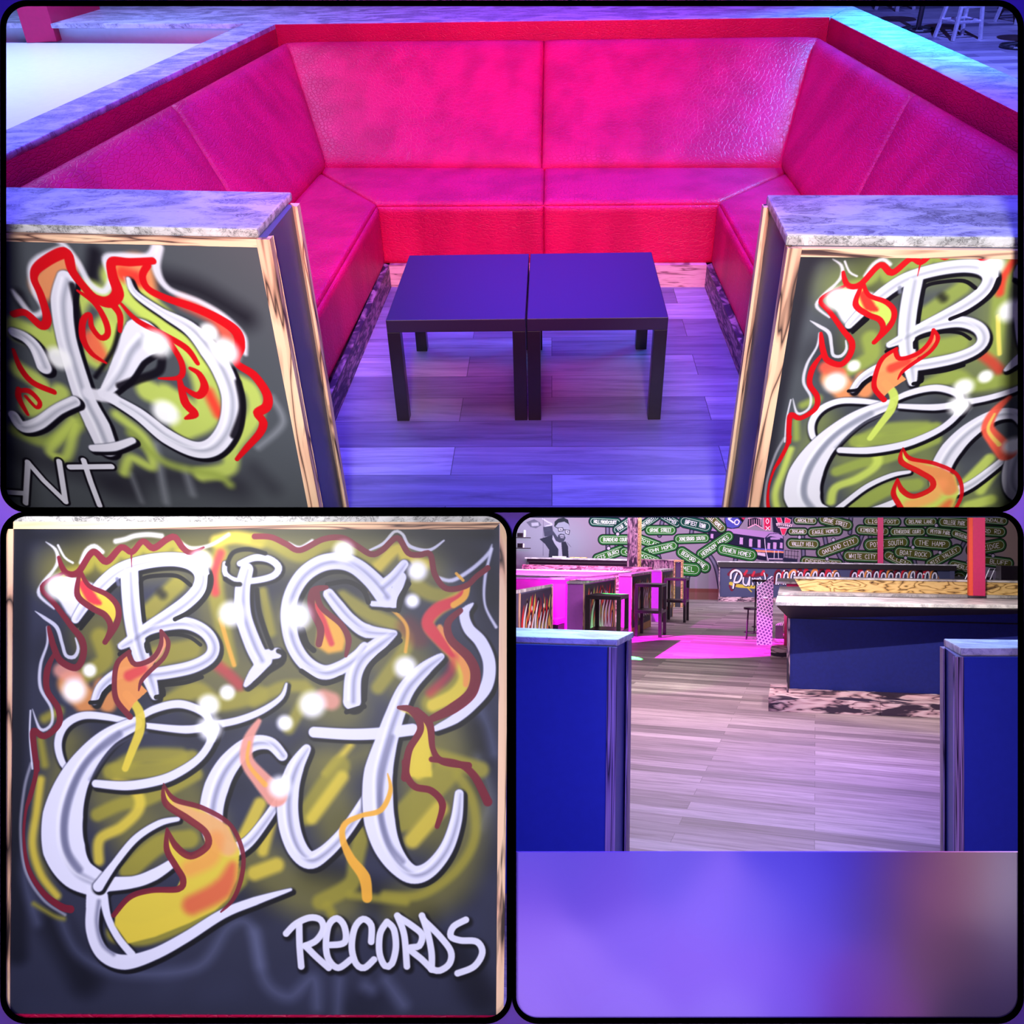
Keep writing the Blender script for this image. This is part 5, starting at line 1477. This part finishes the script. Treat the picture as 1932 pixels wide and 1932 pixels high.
cv.poly([(1180, 1109), (1940, 1120), (1940, 1150), (1180, 1150)], (112, 62, 62), .6)
cv.poly([(1180, 1116), (1940, 1127), (1940, 1150), (1180, 1150)], (118, 78, 78), .6)
M_MURAL = painted('street_sign_mural', cv, .75, .1)
bm = new_bm(); slab(bm, [(WA[0], WA[1]), (WB_[0], WB_[1]), (WB_[0], WB_[1] + .15), (WA[0], WA[1] + .15)], 0, 3.2)
tag(obj('wall_back', bm, M_MURAL, B, uv=mu.uv), 'long wall with a mural of green street signs, a train and a bearded man', kind='structure')
M_WALL = plain('grey_wall', srgb(120, 116, 136), .8, .1, grain=.02)
bm = new_bm(); slab(bm, [(-14.2, 2), (-14, 2), (-14, 29.6), (-14.2, 29.6)], 0, 2.6); tag(obj('wall_left', bm, M_WALL, B), kind='structure')
bm = new_bm(); slab(bm, [(9, 2), (9.2, 2), (9.2, 29.6), (9, 29.6)], 0, 2.6); tag(obj('wall_right', bm, M_WALL, B), kind='structure')

# ---- near half walls
MB_ = (M_MARB_B, M_MARB_B, M_BLUE_LIT, M_BLUE_LIT_SD, M_STRIPE, M_BLUE_LIT)
half_wall(B, 'blue-lit slate half wall with marble top in the near left of the bar room view', [(1165, 1207), (1196, 1192), (974, 1201), (974, 1184)], 1.17, (1165, 1219.5), [(1164.5, 1221), (1189, 1206.5)], (1146.5, 1221), 1, MB_, length=1.4, thick_back=.10, stile_d=.004)
half_wall(B, 'blue-lit slate half wall with marble top in the near right of the bar room view', [(1813, 1222.5), (1780.5, 1204.8), (1922, 1222.7), (1922, 1207)], 1.17, (1813, 1237.5), [(1802.5, 1239), (1776, 1221)], (1820, 1239.5), -1, MB_, length=1.4, thick_back=.10, stile_d=.03)

# ---- island bar
pl, pr = B.on(1449.6, 1342, 0), B.on(1773, 1355, 0)
dI = (pr - pl).normalized(); nI = Vector((-dI[1], dI[0], 0))
hp = B.hat(1449, 1316, pl)
IO = (pl[0], pl[1], 0)
isl = thing('island_bar', 'large dark blue island bar with marble tops on a scorched plywood plinth', 'bar counter', B, IO)
LI = 5.2
nI = Vector((0, 1, 0))
pxy = lambda p, a, b: (p[0] + dI[0] * a, p[1] + dI[1] * a + b)
fb = B.on(1488, 1305, hp)
offx = (fb[0] - pl[0]) / dI[0]; off = fb[1] - pl[1] - dI[1] * offx
for a0, a1 in ((0, 1.05), (1.052, LI)):
    bm = new_bm(); slab(bm, [pxy(pl, a0, 0), pxy(pl, a1, 0), pxy(pl, a1, off + .5), pxy(pl, a0, off + .5)], 0, hp)
    obj('plinth', bm, M_PLY_P, B, isl, IO, bevel=.004)
bm = new_bm(); slab(bm, [pxy(pl, offx, off - .10), pxy(pl, LI, off - .10), pxy(pl, LI, off - .02), pxy(pl, offx, off - .02)], hp, hp + .035)
obj('plinth_moulding', bm, M_PLY_P, B, isl, IO)
h_s = B.hat(1489, 1167, Vector((fb[0], fb[1], 0)))
s0, s1 = B.on(1463, 1142.5, 1.055), B.on(1921, 1148.5, 1.055)
bm = new_bm(); slab(bm, [pxy(pl, offx, off), pxy(pl, LI, off), pxy(pl, LI, off + .35), pxy(pl, offx, off + .35)], hp, 1.05)
obj('front_panel', bm, M_NAVY, B, isl, IO)
bm = new_bm(); slab(bm, [pxy(pl, offx - .02, off - .02), pxy(pl, offx + .01, off - .02), pxy(pl, offx + .01, off + .36), pxy(pl, offx - .02, off + .36)], hp, 1.04)
obj('corner_stile', bm, M_PLY_V, B, isl, IO)
ds = (s1 - s0).normalized(); sx = lambda a, b: (s0[0] + ds[0] * a, s0[1] + ds[1] * a + b)
bm = new_bm()
A = [(*sx(.01, .02), 1.05), (*sx(5, .02), 1.05)]
Bq = [(*pxy(pl, offx + .0, off - .005), h_s), (*pxy(pl, LI, off - .005), h_s)]
Cq = [(*pxy(pl, offx + .0, off + .05), 1.05), (*pxy(pl, LI, off + .05), 1.05)]
vs = [[bm.verts.new(p) for p in k_] for k_ in (A, Bq, Cq)]
for i in range(3):
    j = (i + 1) % 3
    bm.faces.new((vs[i][0], vs[i][1], vs[j][1], vs[j][0]))
bm.faces.new((vs[0][0], vs[1][0], vs[2][0])); bm.faces.new((vs[0][1], vs[2][1], vs[1][1]))
obj('sloping_soffit', bm, M_SOFFIT, B, isl, IO)
bk0 = B.on(1461, 1123.8, 1.09)
dep = bk0[1] - s0[1]
bm = new_bm(); slab(bm, [sx(0, 0), sx(5, 0), sx(5, dep), sx(0, dep)], 1.055, 1.09)
obj('marble_top', bm, M_MARB_B, B, isl, IO, bevel=.004)
# inner marble shelf behind, with its plywood upstand
m0 = B.on(1461, 1117.5, 1.09)
fo = m0[1] - s0[1]
m1 = B.on(1461, 1106, 1.09)
fb2 = m1[1] - s0[1]
bm = new_bm(); slab(bm, [sx(0, fo), sx(7.5, fo), sx(7.5, fb2), sx(0, fb2)], 1.055, 1.09)
obj('marble_shelf', bm, M_MARB_B, B, isl, IO, bevel=.004)
bm = new_bm(); slab(bm, [sx(.3, fo + .1), sx(7.4, fo + .1), sx(7.4, fb2 - .1), sx(.3, fb2 - .1)], .0, 1.052)
obj('inner_cabinet', bm, M_SOFFIT, B, isl, IO)
u0 = B.on(1513, 1115, 1.092); u1 = B.on(1922, 1123, 1.092)
ut = B.hat(1501, 1091.5, u0)
du = (u1 - u0).normalized(); ux = lambda a, b=0: (u0[0] + du[0] * a, u0[1] + du[1] * a + b)
bm = new_bm()
poly_prism(bm, [(*ux(0), 1.092), (*ux(4.6), 1.092), (*ux(4.6), ut), (*ux(-.09), ut)], [(*ux(0, .06), 1.092), (*ux(4.6, .06), 1.092), (*ux(4.6, .06), ut), (*ux(-.09, .06), ut)])
obj('plywood_upstand', bm, M_PLY, B, isl, IO)
bm = new_bm(); slab(bm, [ux(-.10, -.02), ux(4.6, -.02), ux(4.6, .3), ux(-.10, .3)], ut, ut + .02)
obj('marble_ledge', bm, M_MARB_B, B, isl, IO)
e0, e1 = B.on(1465, 1097, 1.085), B.on(1499, 1097.4, 1.085)
e2 = B.on(1465, 1090.5, 1.085)
bm = new_bm(); slab(bm, [(e0[0], e0[1]), (e1[0] + .2, e1[1]), (e1[0] + .2, e2[1]), (e0[0], e2[1])], 1.05, 1.085)
obj('marble_shelf', bm, M_MARB_B, B, isl, IO)
bm = new_bm(); slab(bm, [(e0[0] + .15, e0[1] + .1), (e1[0] + .2, e1[1] + .1), (e1[0] + .2, e2[1] - .1), (e0[0] + .15, e2[1] - .1)], .0, 1.048)
obj('red_upstand', bm, M_REDP, B, isl, IO)
# end step with the red panel
q0, q1 = B.on(1454, 1240, 0), B.on(1486, 1240, 0)
bm = new_bm(); slab(bm, [(q0[0], q0[1]), (q1[0] + .3, q1[1]), (q1[0] + .3, q1[1] + 3.0), (q0[0] + .1, q1[1] + 3.0)], 0, .14)
obj('plinth', bm, M_PLY_P, B, isl, IO)
r0 = B.on(1479, 1218, .14)
bm = new_bm(); slab(bm, [(r0[0], r0[1]), (r0[0] + .12, r0[1]), (r0[0] + .12, r0[1] + .3), (r0[0], r0[1] + .3)], .142, 1.0)
obj('red_panel', bm, M_REDP, B, isl, IO)
# diamond plate
d0, d1 = B.on(1427.5, 1217, 0), B.on(1456.5, 1216.5, 0)
ht0, ht1 = B.hat(1428.5, 1107, d0), B.hat(1459.6, 1087, d1)
bm = new_bm()
poly_prism(bm, [(*d0[:2], 0), (*d1[:2], 0), (d1[0] + .02, d1[1], ht1), (d0[0], d0[1], ht0)], [(d0[0], d0[1] + .04, 0), (d1[0], d1[1] + .04, 0), (d1[0] + .02, d1[1] + .04, ht1), (d0[0], d0[1] + .04, ht0)])
dp = thing('diamond_plate_door', 'silver diamond-plate swing door with slanted top at the left end of the island bar', 'door panel', B, d0)
obj('plate', bm, M_DIAM, B, dp, d0)
hd = B.hat(1444, 1127.5, d0)
bm = new_bm(); box(bm, d0[0] + .10, d0[0] + .17, d0[1] - .03, d0[1] - .005, hd - .012, hd + .012); obj('handle', bm, M_STEEL, B, dp, d0)
# black speaker box on its stand in the bar opening
k0 = B.on(1463, 1204, .145)
kb_ = thing('equipment_case', 'dark case with papers on top inside the island bar opening', 'case', B, (k0[0], k0[1], .14))
zt = B.hat(1463, 1180, k0)
bm = new_bm(); box(bm, k0[0], k0[0] + .12, k0[1], k0[1] + .3, .142, zt); obj('case_body', bm, M_BLACK, B, kb_, (k0[0], k0[1], .14), bevel=.004)
bm = new_bm()
for i in range(4):
    tube(bm, [(k0[0] + .01 + i * .03, k0[1] + .02, zt + .004), (k0[0] + .05 + i * .025, k0[1] + .1, zt + .03 + .01 * i)], .006, 5)
obj('papers', bm, M_WHITE, B, kb_, (k0[0], k0[1], .14))

# ---- far painted counter in front of the mural
g0, g1 = B.on(1356, 1134.6, 0), B.on(1800, 1141, 0)
dF = (g1 - g0).normalized()
LF = (B.wall(1800, 1100, g0, g1) - g0).dot(dF)
gx = lambda a, b: (g0[0] + dF[0] * a, g0[1] + dF[1] * a + b)
hT, hU, hP = B.hat(1357, 1060.5, g0), B.hat(1357, 1070, g0), B.hat(1357, 1126, g0)
fc = thing('painted_bar_counter', 'long slate bar counter with airbrushed lettering and flames before the mural', 'bar counter', B, g0)
ff = Face(B, g0, g1, 0, LF + .3, 0, hT, 170, (70, 76, 108))
ff.calib(1500, 1095)
c = ff.cv
c.frame(1340, 1040, .1087)
p = PAL_DIM_LIT
for q, w, cc in (([(330, 400), (420, 330), (520, 380), (620, 420), (760, 420), (900, 400), (980, 420)], 60, 'red'), ([(360, 560), (500, 600), (640, 610), (760, 620)], 60, 'yel'), ([(600, 400), (640, 340)], 40, 'hot'), ([(740, 420), (770, 360)], 40, 'hot'), ([(900, 400), (930, 350)], 50, 'hot'), ([(340, 600), (380, 680), (440, 580)], 30, 'red'), ([(640, 620), (720, 700)], 20, 'yel')):
    c.stroke(q, w, p[cc], 16, .9)
for q, w in (([(470, 380), (430, 480), (400, 640)], 30), ([(360, 470), (370, 380), (440, 330), (520, 360), (550, 440), (500, 530), (430, 540)], 34), ([(580, 460), (580, 560), (640, 590), (680, 500), (690, 450), (680, 590)], 28), ([(735, 470), (745, 590)], 22), ([(740, 520), (770, 470), (800, 480)], 18), ([(820, 470), (815, 680)], 20), ([(850, 470), (820, 530), (860, 590), (900, 520), (870, 460)], 24), ([(940, 380), (960, 470), (950, 590)], 24), ([(1000, 500), (1080, 440), (1000, 590), (1080, 590)], 24)):
    c.stroke(q, w + 14, p['blk'], 5, .95, off=(5, 5)); c.stroke(q, w, p['wht'], 5, .98)
c.frame(0, 0, 1)
for x0, x1, sd in ((1462, 1585, 5), (1605, 1770, 8)):
    r = random.Random(sd)
    n = int((x1 - x0) / 13)
    for i in range(n):
        x = x0 + (x1 - x0) * (i + .5) / n
        c.stroke([(x - 6, 1100), (x - 5, 1082), (x + r.uniform(-2, 4), 1073 + r.uniform(0, 5)), (x + 6, 1088), (x + 8, 1100)], 5, p[('red', 'hot', 'org')[i % 3]], 2)
        c.stroke([(x - 4, 1102), (x - 2, 1084), (x + 3, 1078 + r.uniform(0, 4)), (x + 5, 1090), (x, 1102)], 5, p['blk'], 2)
        c.stroke([(x - 4, 1102), (x - 2, 1084), (x + 3, 1078 + r.uniform(0, 4)), (x + 5, 1090), (x, 1102)], 3, p['wht'], 1)
    for i in range(6):
        c.dot(r.uniform(x0, x1), r.uniform(1076, 1090), 1.6, (255, 255, 255))
M_FARP = painted('counter_lettering', c, .6, .2)
bm = new_bm(); slab(bm, [gx(.03, .04), gx(LF, .04), gx(LF, .5), gx(.03, .5)], hP - .02, hU - .001)
obj('painted_panel', bm, M_FARP, B, fc, g0, uv=ff.uv)
bm = new_bm(); slab(bm, [gx(-.02, 0), gx(LF + .05, 0), gx(LF + .05, .52), gx(-.02, .52)], 0, hP)
obj('plinth', bm, M_PLY_P, B, fc, g0)
bm = new_bm(); slab(bm, [gx(-.03, -.03), gx(LF + .08, -.03), gx(LF + .08, .5), gx(-.03, .5)], hU, hT)
obj('dark_soffit', bm, M_SOFFIT, B, fc, g0)
bm = new_bm(); slab(bm, [gx(-.05, -.05), gx(LF + .1, -.05), gx(LF + .1, .55), gx(-.05, .55)], hT + .001, hT + .03)
obj('marble_top', bm, M_MARB_B, B, fc, g0)
for a in (-.0, LF - .12):
    bm = new_bm(); slab(bm, [gx(a, -.005), gx(a + (.03 if a < 1 else .14), -.005), gx(a + (.03 if a < 1 else .14), .035), gx(a, .035)], hP + .002, hU - .002)
    obj('corner_stile', bm, M_PLY_V if a < 1 else M_SLATE_DK, B, fc, g0)

# ---- columns
for nm, lab, px0, px1, by, ht, sd in (('square_column', 'large red square column with orange side standing on the island bar at right', 1836, 1860, 1124, 2.2, 9), ('square_column', 'narrow red column in front of the mural behind the far counter', 1656, 1666.5, 1064, 0, 0)):
    if sd:
        a = B.on(px0, by, 1.093); b = B.on(px1 - 3.5, by, 1.093); base = 1.093
        w = b[0] - a[0]
        t = thing(nm, lab, 'column', B, (a[0], a[1], base)); t['kind'] = 'structure'
        bm = new_bm(); box(bm, a[0], b[0], a[1], a[1] + w, base, base + ht); obj('shaft', bm, M_REDP, B, t, (a[0], a[1], base), bevel=.003)
        ol = w * .30
        bm = new_bm(); poly_prism(bm, [(a[0] - ol, a[1] + .03, base), (a[0] - .001, a[1] + .004, base), (a[0] - .001, a[1] + w, base), (a[0] - ol, a[1] + w, base)], [(a[0] - ol, a[1] + .03, base + ht), (a[0] - .001, a[1] + .004, base + ht), (a[0] - .001, a[1] + w, base + ht), (a[0] - ol, a[1] + w, base + ht)])
        tag(obj('shaft_side', bm, M_ORANGE, B, t, (a[0], a[1], base)), 'orange side face')
    else:
        xr = B.on(1661, 1136, 0)[0]
        Y = (W0 + dW * ((xr - W0[0]) / dW[0]))[1] - .13
        P0, P1 = Vector((-5, Y, 0)), Vector((5, Y, 0))
        a, b = B.wall(px0, 1064, P0, P1), B.wall(px1, 1064, P0, P1)
        bm = new_bm(); box(bm, a[0], b[0], Y, Y + .12, 0, 3.1)
        tag(obj(nm, bm, M_REDP, B, origin=(a[0], Y, 0)), lab, 'column', kind='structure')

# ---- stacked black side tables used as high tables
def high_table(org, w, h, dd=1.4):
    t = thing('stacked_side_table', 'x', 'table', B, org, 'black side tables stacked in pairs')
    for lev in (0, h / 2):
        bm = new_bm(); box(bm, 0, w, 0, w * dd, lev + h / 2 - .05, lev + h / 2); obj('tabletop', bm, M_BLACK, None, t, bevel=.003)
        for x in (0, w - .055):
            for y in (0, w * dd - .055):
                bm = new_bm(); box(bm, x, x + .055, y, y + .055, lev, lev + h / 2 - .05); obj('leg', bm, M_BLACK, None, t, bevel=.002)
    return t


HT = .93
spots = [((1099.5, 1121), (1170, 1122.5), 'stacked black side tables behind the near left half wall, green light on top'), ((1193.5, 1101), (1246, 1102), 'stacked black side tables in the pink light, middle of the three pairs'), ((1253, 1090.6), (1294, 1091.3), 'farthest pair of stacked black side tables beside the scorched plywood post')]
proto = None
for l, r, lab in spots:
    a, b = B.on(*l, HT), B.on(*r, HT)
    if l[0] < 1150: a = a + Vector((.10, -.25, 0)); b = b + Vector((.06, -.25, 0))
    if 1150 < l[0] < 1200: a = a + Vector((.06, -.1, 0)); b = b + Vector((.04, -.1, 0))
    w = (b - a).length
    if proto is None:
        proto = high_table((a[0], a[1], 0), w, HT); proto['label'] = lab; w_0 = w
    else:
        M = B.M @ Matrix.Translation((a[0], a[1], 0)) @ Matrix.Diagonal((w / w_0, w / w_0, 1, 1))
        copy_tree(proto, M, lab)

# ---- black wire bar stools
def wire_stool(px, py, h, lab):
    p = B.on(px, py, 0)
    t = thing('bar_stool', lab, 'bar stool', B, p, 'black wire bar stools')
    for i in range(4):
        a = math.pi / 4 + i * math.pi / 2
        bm = new_bm(); tube(bm, [(.15 * math.cos(a), .15 * math.sin(a), 0), (.11 * math.cos(a), .11 * math.sin(a), h)], .011, 6); obj('leg', bm, M_DARK, None, t)
    bm = new_bm(); ring(bm, (0, 0, .12), .15, .007); obj('footrest', bm, M_DARK, None, t)
    bm = new_bm(); disc(bm, (0, 0, h), .155, .035); obj('seat', bm, M_DARK, None, t)


wire_stool(1434, 1195, .97, 'tall black wire bar stool half hidden by the diamond-plate door')
wire_stool(1420, 1206, .52, 'lower black wire stool standing left of the diamond-plate door')

# ---- booths along the left
def booth_end(lab, A_, B__, C_, h, face_mat, seed, slope=True, ply=False, x_cut=None):
    """A,B: front edge left and right, C: far end of the painted side; pixels at the top edge"""
    a, b, c_ = [B.on(*q, h) for q in (A_, B__, C_)]
    d = a + (c_ - b)
    for v in (a, b, c_, d): v[2] = 0
    org = (b[0], b[1], 0)
    t = thing('booth_end_wall', lab, 'half wall', B, org, 'painted booth end walls')
    cen = (a + b + c_ + d) / 4
    sh = lambda v, k: (cen[0] + (v[0] - cen[0]) * k, cen[1] + (v[1] - cen[1]) * k)
    bm = new_bm(); slab(bm, [sh(v, .97) for v in (a, b, c_, d)], 0, h - .035); obj('wall_body', bm, face_mat, B, t, org)
    bm = new_bm(); slab(bm, [sh(v, 1.0) for v in (a, b, c_, d)], h - .034, h); obj('marble_top', bm, M_MARB_B, B, t, org)
    b2, c2 = Vector((*sh(b, .97), 0)), Vector((*sh(c_, .97), 0))
    e = (c2 - b2).normalized(); n = Vector((e[1], -e[0], 0))
    L = (c2 - b2).length
    f = Face(B, b2, c2, 0, L, 0, h, 300 / max(L, .1), (56, 54, 74))
    f.cv.frame(0, 0, 1); f.cv.mp = lambda x, y: (x, y); f.cv.k = 1
    flame_word(f.cv, PAL_BRIGHT_LIT, f.cv.w * .10, f.cv.w * .92, f.cv.h * .07, f.cv.h * .80, seed)
    if ply:
        f.cv.poly([(0, f.cv.h * .88), (f.cv.w, f.cv.h * .88), (f.cv.w, f.cv.h), (0, f.cv.h)], (206, 170, 110), 1)
    bm = new_bm(); q = [b2 + e * .05, c2 - e * .06, c2 - e * .06 + n * .006, b2 + e * .05 + n * .006]
    slab(bm, [(v[0], v[1]) for v in q], .01, h - .05); obj('painted_panel', bm, painted('booth_art_%d' % seed, f.cv, .5, .2), B, t, org, uv=f.uv)
    for s0_, s1_ in ((0, .05), (L - .06, L)):
        bm = new_bm(); q = [b2 + e * s0_, b2 + e * s1_, b2 + e * s1_ + n * .012, b2 + e * s0_ + n * .012]
        slab(bm, [(v[0], v[1]) for v in q], .0, h - .037); obj('corner_stile', bm, M_PINE, B, t, org)
    return t


booth_end('booth end wall nearest on the left with tall orange flames and white script', (930, 1121), (978, 1113.5), (1043.5, 1101.5), 1.1, M_SLATE_DK, 11)
booth_end('booth end wall with purple front and flame panel behind the green-lit side tables', (1069, 1096.5), (1100, 1097), (1162, 1088.5), 1.1, M_PURP, 12)
booth_end('booth end wall with bright magenta front behind the middle side tables', (1167, 1083), (1191, 1083.5), (1229, 1078), 1.1, M_PINK, 13, ply=True)
booth_end('booth end wall with violet front, farthest and smallest of the row', (1229, 1075.2), (1248, 1075.6), (1270, 1072.5), 1.1, M_PURP, 14)

# pink-lit ledge and benches between them
q = [B.on(x, y, 1.08) for x, y in ((930, 1088), (1066, 1090.5), (1150, 1084), (1192, 1077.5), (960, 1073.5))]
bo = thing('booth_bench', 'pink-lit booth with white ledge top at the far left of the bar room', 'bench', B, (q[0][0], q[0][1], 0))
bm = new_bm(); slab(bm, [(v[0], v[1]) for v in q], 1.05, 1.08); obj('ledge_top', bm, M_WHITE, B, bo, (q[0][0], q[0][1], 0))
a0, a1 = q[0], q[1]
bm = new_bm(); slab(bm, [(a0[0], a0[1] + .05), (a1[0], a1[1] + .05), (a1[0], a1[1] + .3), (a0[0], a0[1] + .3)], .0, 1.045); obj('backrest', bm, M_PINK, B, bo, (q[0][0], q[0][1], 0))
bm = new_bm(); slab(bm, [(a0[0], a0[1] - .45), (a1[0], a1[1] - .45), (a1[0], a1[1] + .04), (a0[0], a0[1] + .04)], .38, .46); obj('seat', bm, M_PINK, B, bo, (q[0][0], q[0][1], 0))
bm = new_bm(); slab(bm, [(a0[0], a0[1] - .40), (a1[0], a1[1] - .40), (a1[0], a1[1] + .0), (a0[0], a0[1] + .0)], .0, .37); obj('seat_base', bm, M_BLACK, B, bo, (q[0][0], q[0][1], 0))
q0, q1, q2 = B.on(1014, 1067.5, 1.1), B.on(1232, 1069, 1.1), B.on(1232, 1076, 1.1)
bm = new_bm(); Y0 = B.on(1120, 1074, 1.04)[1]
P0, P1 = Vector((-9, Y0, 0)), Vector((5, Y0, 0))
w0, w1 = B.wall(985, 1067, P0, P1), B.wall(1230, 1070, P0, P1)
slab(bm, [(w0[0], Y0), (w1[0], Y0), (w1[0], Y0 + .25), (w0[0], Y0 + .25)], 0, B.wall(1120, 1068, P0, P1)[2])
tag(obj('low_partition', bm, burnt('pink_burnt_ply', (0.75, 0.45, 0.50, 1), (0.6, 0.2, 0.3, 1), (0.1, 0.03, 0.08, 1), scale=(1, 1, 3)), B, origin=(w0[0], Y0, 0)), 'low scorched partition running behind the pink-lit booths', 'partition')

# back bar, post, plywood counter, shelves
def wallbox(name, mat, Y, px0, px1, py0, py1, depth, base=None, parent=None, org=(0, 0, 0), bevel=0):
    P0, P1 = Vector((-9, Y, 0)), Vector((9, Y, 0))
    a, b = B.wall(px0, (py0 + py1) / 2, P0, P1), B.wall(px1, (py0 + py1) / 2, P0, P1)
    z1, z0 = B.wall((px0 + px1) / 2, py0, P0, P1)[2], (B.wall((px0 + px1) / 2, py1, P0, P1)[2] if base is None else base)
    bm = new_bm(); box(bm, a[0], b[0], Y, Y + depth, z0, z1)
    return obj(name, bm, mat, B, parent, org if parent else (a[0], Y, z0), bevel=bevel)


Yb = 25.5
bb = thing('back_bar', 'black bar counter with thin marble top below the painted portrait', 'bar counter', B, (-6, Yb, 0))
bo_ = (-6, Yb, 0)
wallbox('marble_top', M_MARB_B, Yb - .1, 990, 1186, 1053.4, 1056, .8, parent=bb, org=bo_)
wallbox('dark_soffit', M_SOFFIT, Yb - .05, 994, 1186, 1056.2, 1063, .6, parent=bb, org=bo_)
wallbox('bar_front', M_SOFFIT, Yb + .05, 998, 1186, 1063.2, 1080, .5, base=0, parent=bb, org=bo_)
o = wallbox('menu_sign', M_WHITE, Yb + .2, 1042, 1068, 1049.6, 1052, .04); tag(o, 'small pale strip sign lying on the back bar top', 'sign')
o = wallbox('wooden_tray', M_PLY, Yb + .2, 1075, 1107, 1051.2, 1052.8, .1); tag(o, 'long flat brown tray lying on the back bar top', 'tray')
Yp = 24.4
pc = thing('plywood_counter', 'scorched plywood counter left of the aisle with dark doorway end', 'counter', B, (-4, Yp, 0))
po = (-4, Yp, 0)
wallbox('counter_front', M_PLY_V, Yp, 1192, 1271, 1057.5, 1080, 1.0, base=0, parent=pc, org=po)
wallbox('counter_top', M_PLY_P, Yp - .03, 1191, 1272, 1055.8, 1057.3, 1.1, parent=pc, org=po)
wallbox('end_post', M_PLY, Yp - .3, 1271.5, 1273.5, 1060, 1100, .25, base=0, parent=pc, org=po)
wallbox('end_post', M_PLY, Yp - .3, 1284.5, 1287.5, 1058, 1100, .25, base=0, parent=pc, org=po)
wallbox('end_panel', M_SLATE, Yp - .2, 1273.7, 1284.3, 1062, 1100, .25, base=0, parent=pc, org=po)
wallbox('end_cap', M_PLY, Yp - .3, 1271.5, 1287.5, 1056.5, 1060, .3, parent=pc, org=po)
o = wallbox('wrapped_post', M_PLY_V, Yp - .3, 1183.5, 1203, 975, 1080, .3, base=0); o.data.name = 'post'
z = B.hat(1190, 940, Vector((0, Yp - .3, 0)))
tag(o, 'scorched plywood square post rising left of the aisle', 'post', kind='structure')
o = wallbox('wrapped_post', M_PLY, Yp - .29, 1203.2, 1207, 975, 1080, .28, base=0)
tag(o, 'golden edge board of the scorched square post', 'post', kind='structure')
Ys = (W0 - dW * 7.2)[1] - .36
for py, lab in ((1013.5, 'upper wall shelf with small dark boxes at the far left of the mural wall'), (1033.5, 'lower wall shelf with a dark box at the far left of the mural wall')):
    o = wallbox('wall_shelf', M_SOFFIT, Ys, 955, 996, py, py + 1.6, .31); tag(o, lab, 'shelf', 'shelves at the far left')
for px0, px1, py0, py1, nm, mt, lab in ((975.5, 986, 1005.5, 1013.3, 'speaker_box', M_BLACK, 'black box on the upper wall shelf'), (988, 991, 1000, 1013.3, 'bottle', M_WHITE, 'pale bottle beside the black box on the upper shelf'), (976, 985.5, 1025, 1033.3, 'speaker_box', M_BLACK, 'black box on the lower wall shelf'),
                                         (986.5, 988.3, 1025.5, 1033.3, 'bottle', M_WHITE, 'pale bottle beside the black box on the lower shelf')):
    o = wallbox(nm, mt, Ys + .05, px0, px1, py0, py1, .08, bevel=.006); tag(o, lab, 'box' if 'box' in nm else 'bottle')

# right background: folded chairs and black cases
Yc = W0[1] - 1.2
for px, lab in ((1822, 'folded dark metal chairs leaning left of the red column'), (1859, 'folded dark metal chairs leaning right of the red column')):
    P0, P1 = Vector((-9, Yc, 0)), Vector((9, Yc, 0))
    a = B.wall(px, 1100, P0, P1)
    t = thing('folding_chair', lab, 'chair', B, (a[0], Yc, 0))
    for i, (dx, rad) in enumerate(((0, .016), (.13, .016), (.26, .014))):
        bm = new_bm(); tube(bm, [(-.35 + dx, 0, 0), (.12 + dx, .1, B.hat(px, 1073, Vector((0, Yc, 0))))], rad, 6); obj('frame', bm, M_STEEL if i < 2 else M_DARK, None, t)
    bm = new_bm(); tube(bm, [(.10, .1, 1.12), (.38, .1, 1.12)], .02, 6); obj('cross_bar', bm, M_DARK, None, t)
    bm = new_bm(); box(bm, -.25, .2, .12, .16, .3, .92); obj('seat', bm, M_DARK, None, t)
o = wallbox('black_road_case', M_BLACK, Yc - 1.2, 1889, 1940, 1068, 1097, .6, base=0); tag(o, 'black case with brown top strip at the right edge behind the island bar', 'case')
o2 = wallbox('top_strip', M_PLY_V, Yc - 1.22, 1886, 1914, 1068, 1080, .015, parent=None)
o2.parent = o; o2.matrix_world = B.M @ Matrix.Translation(B.M.inverted() @ o2.matrix_world.translation)
bpy.context.view_layer.update()
o2.matrix_parent_inverse = o.matrix_world.inverted()
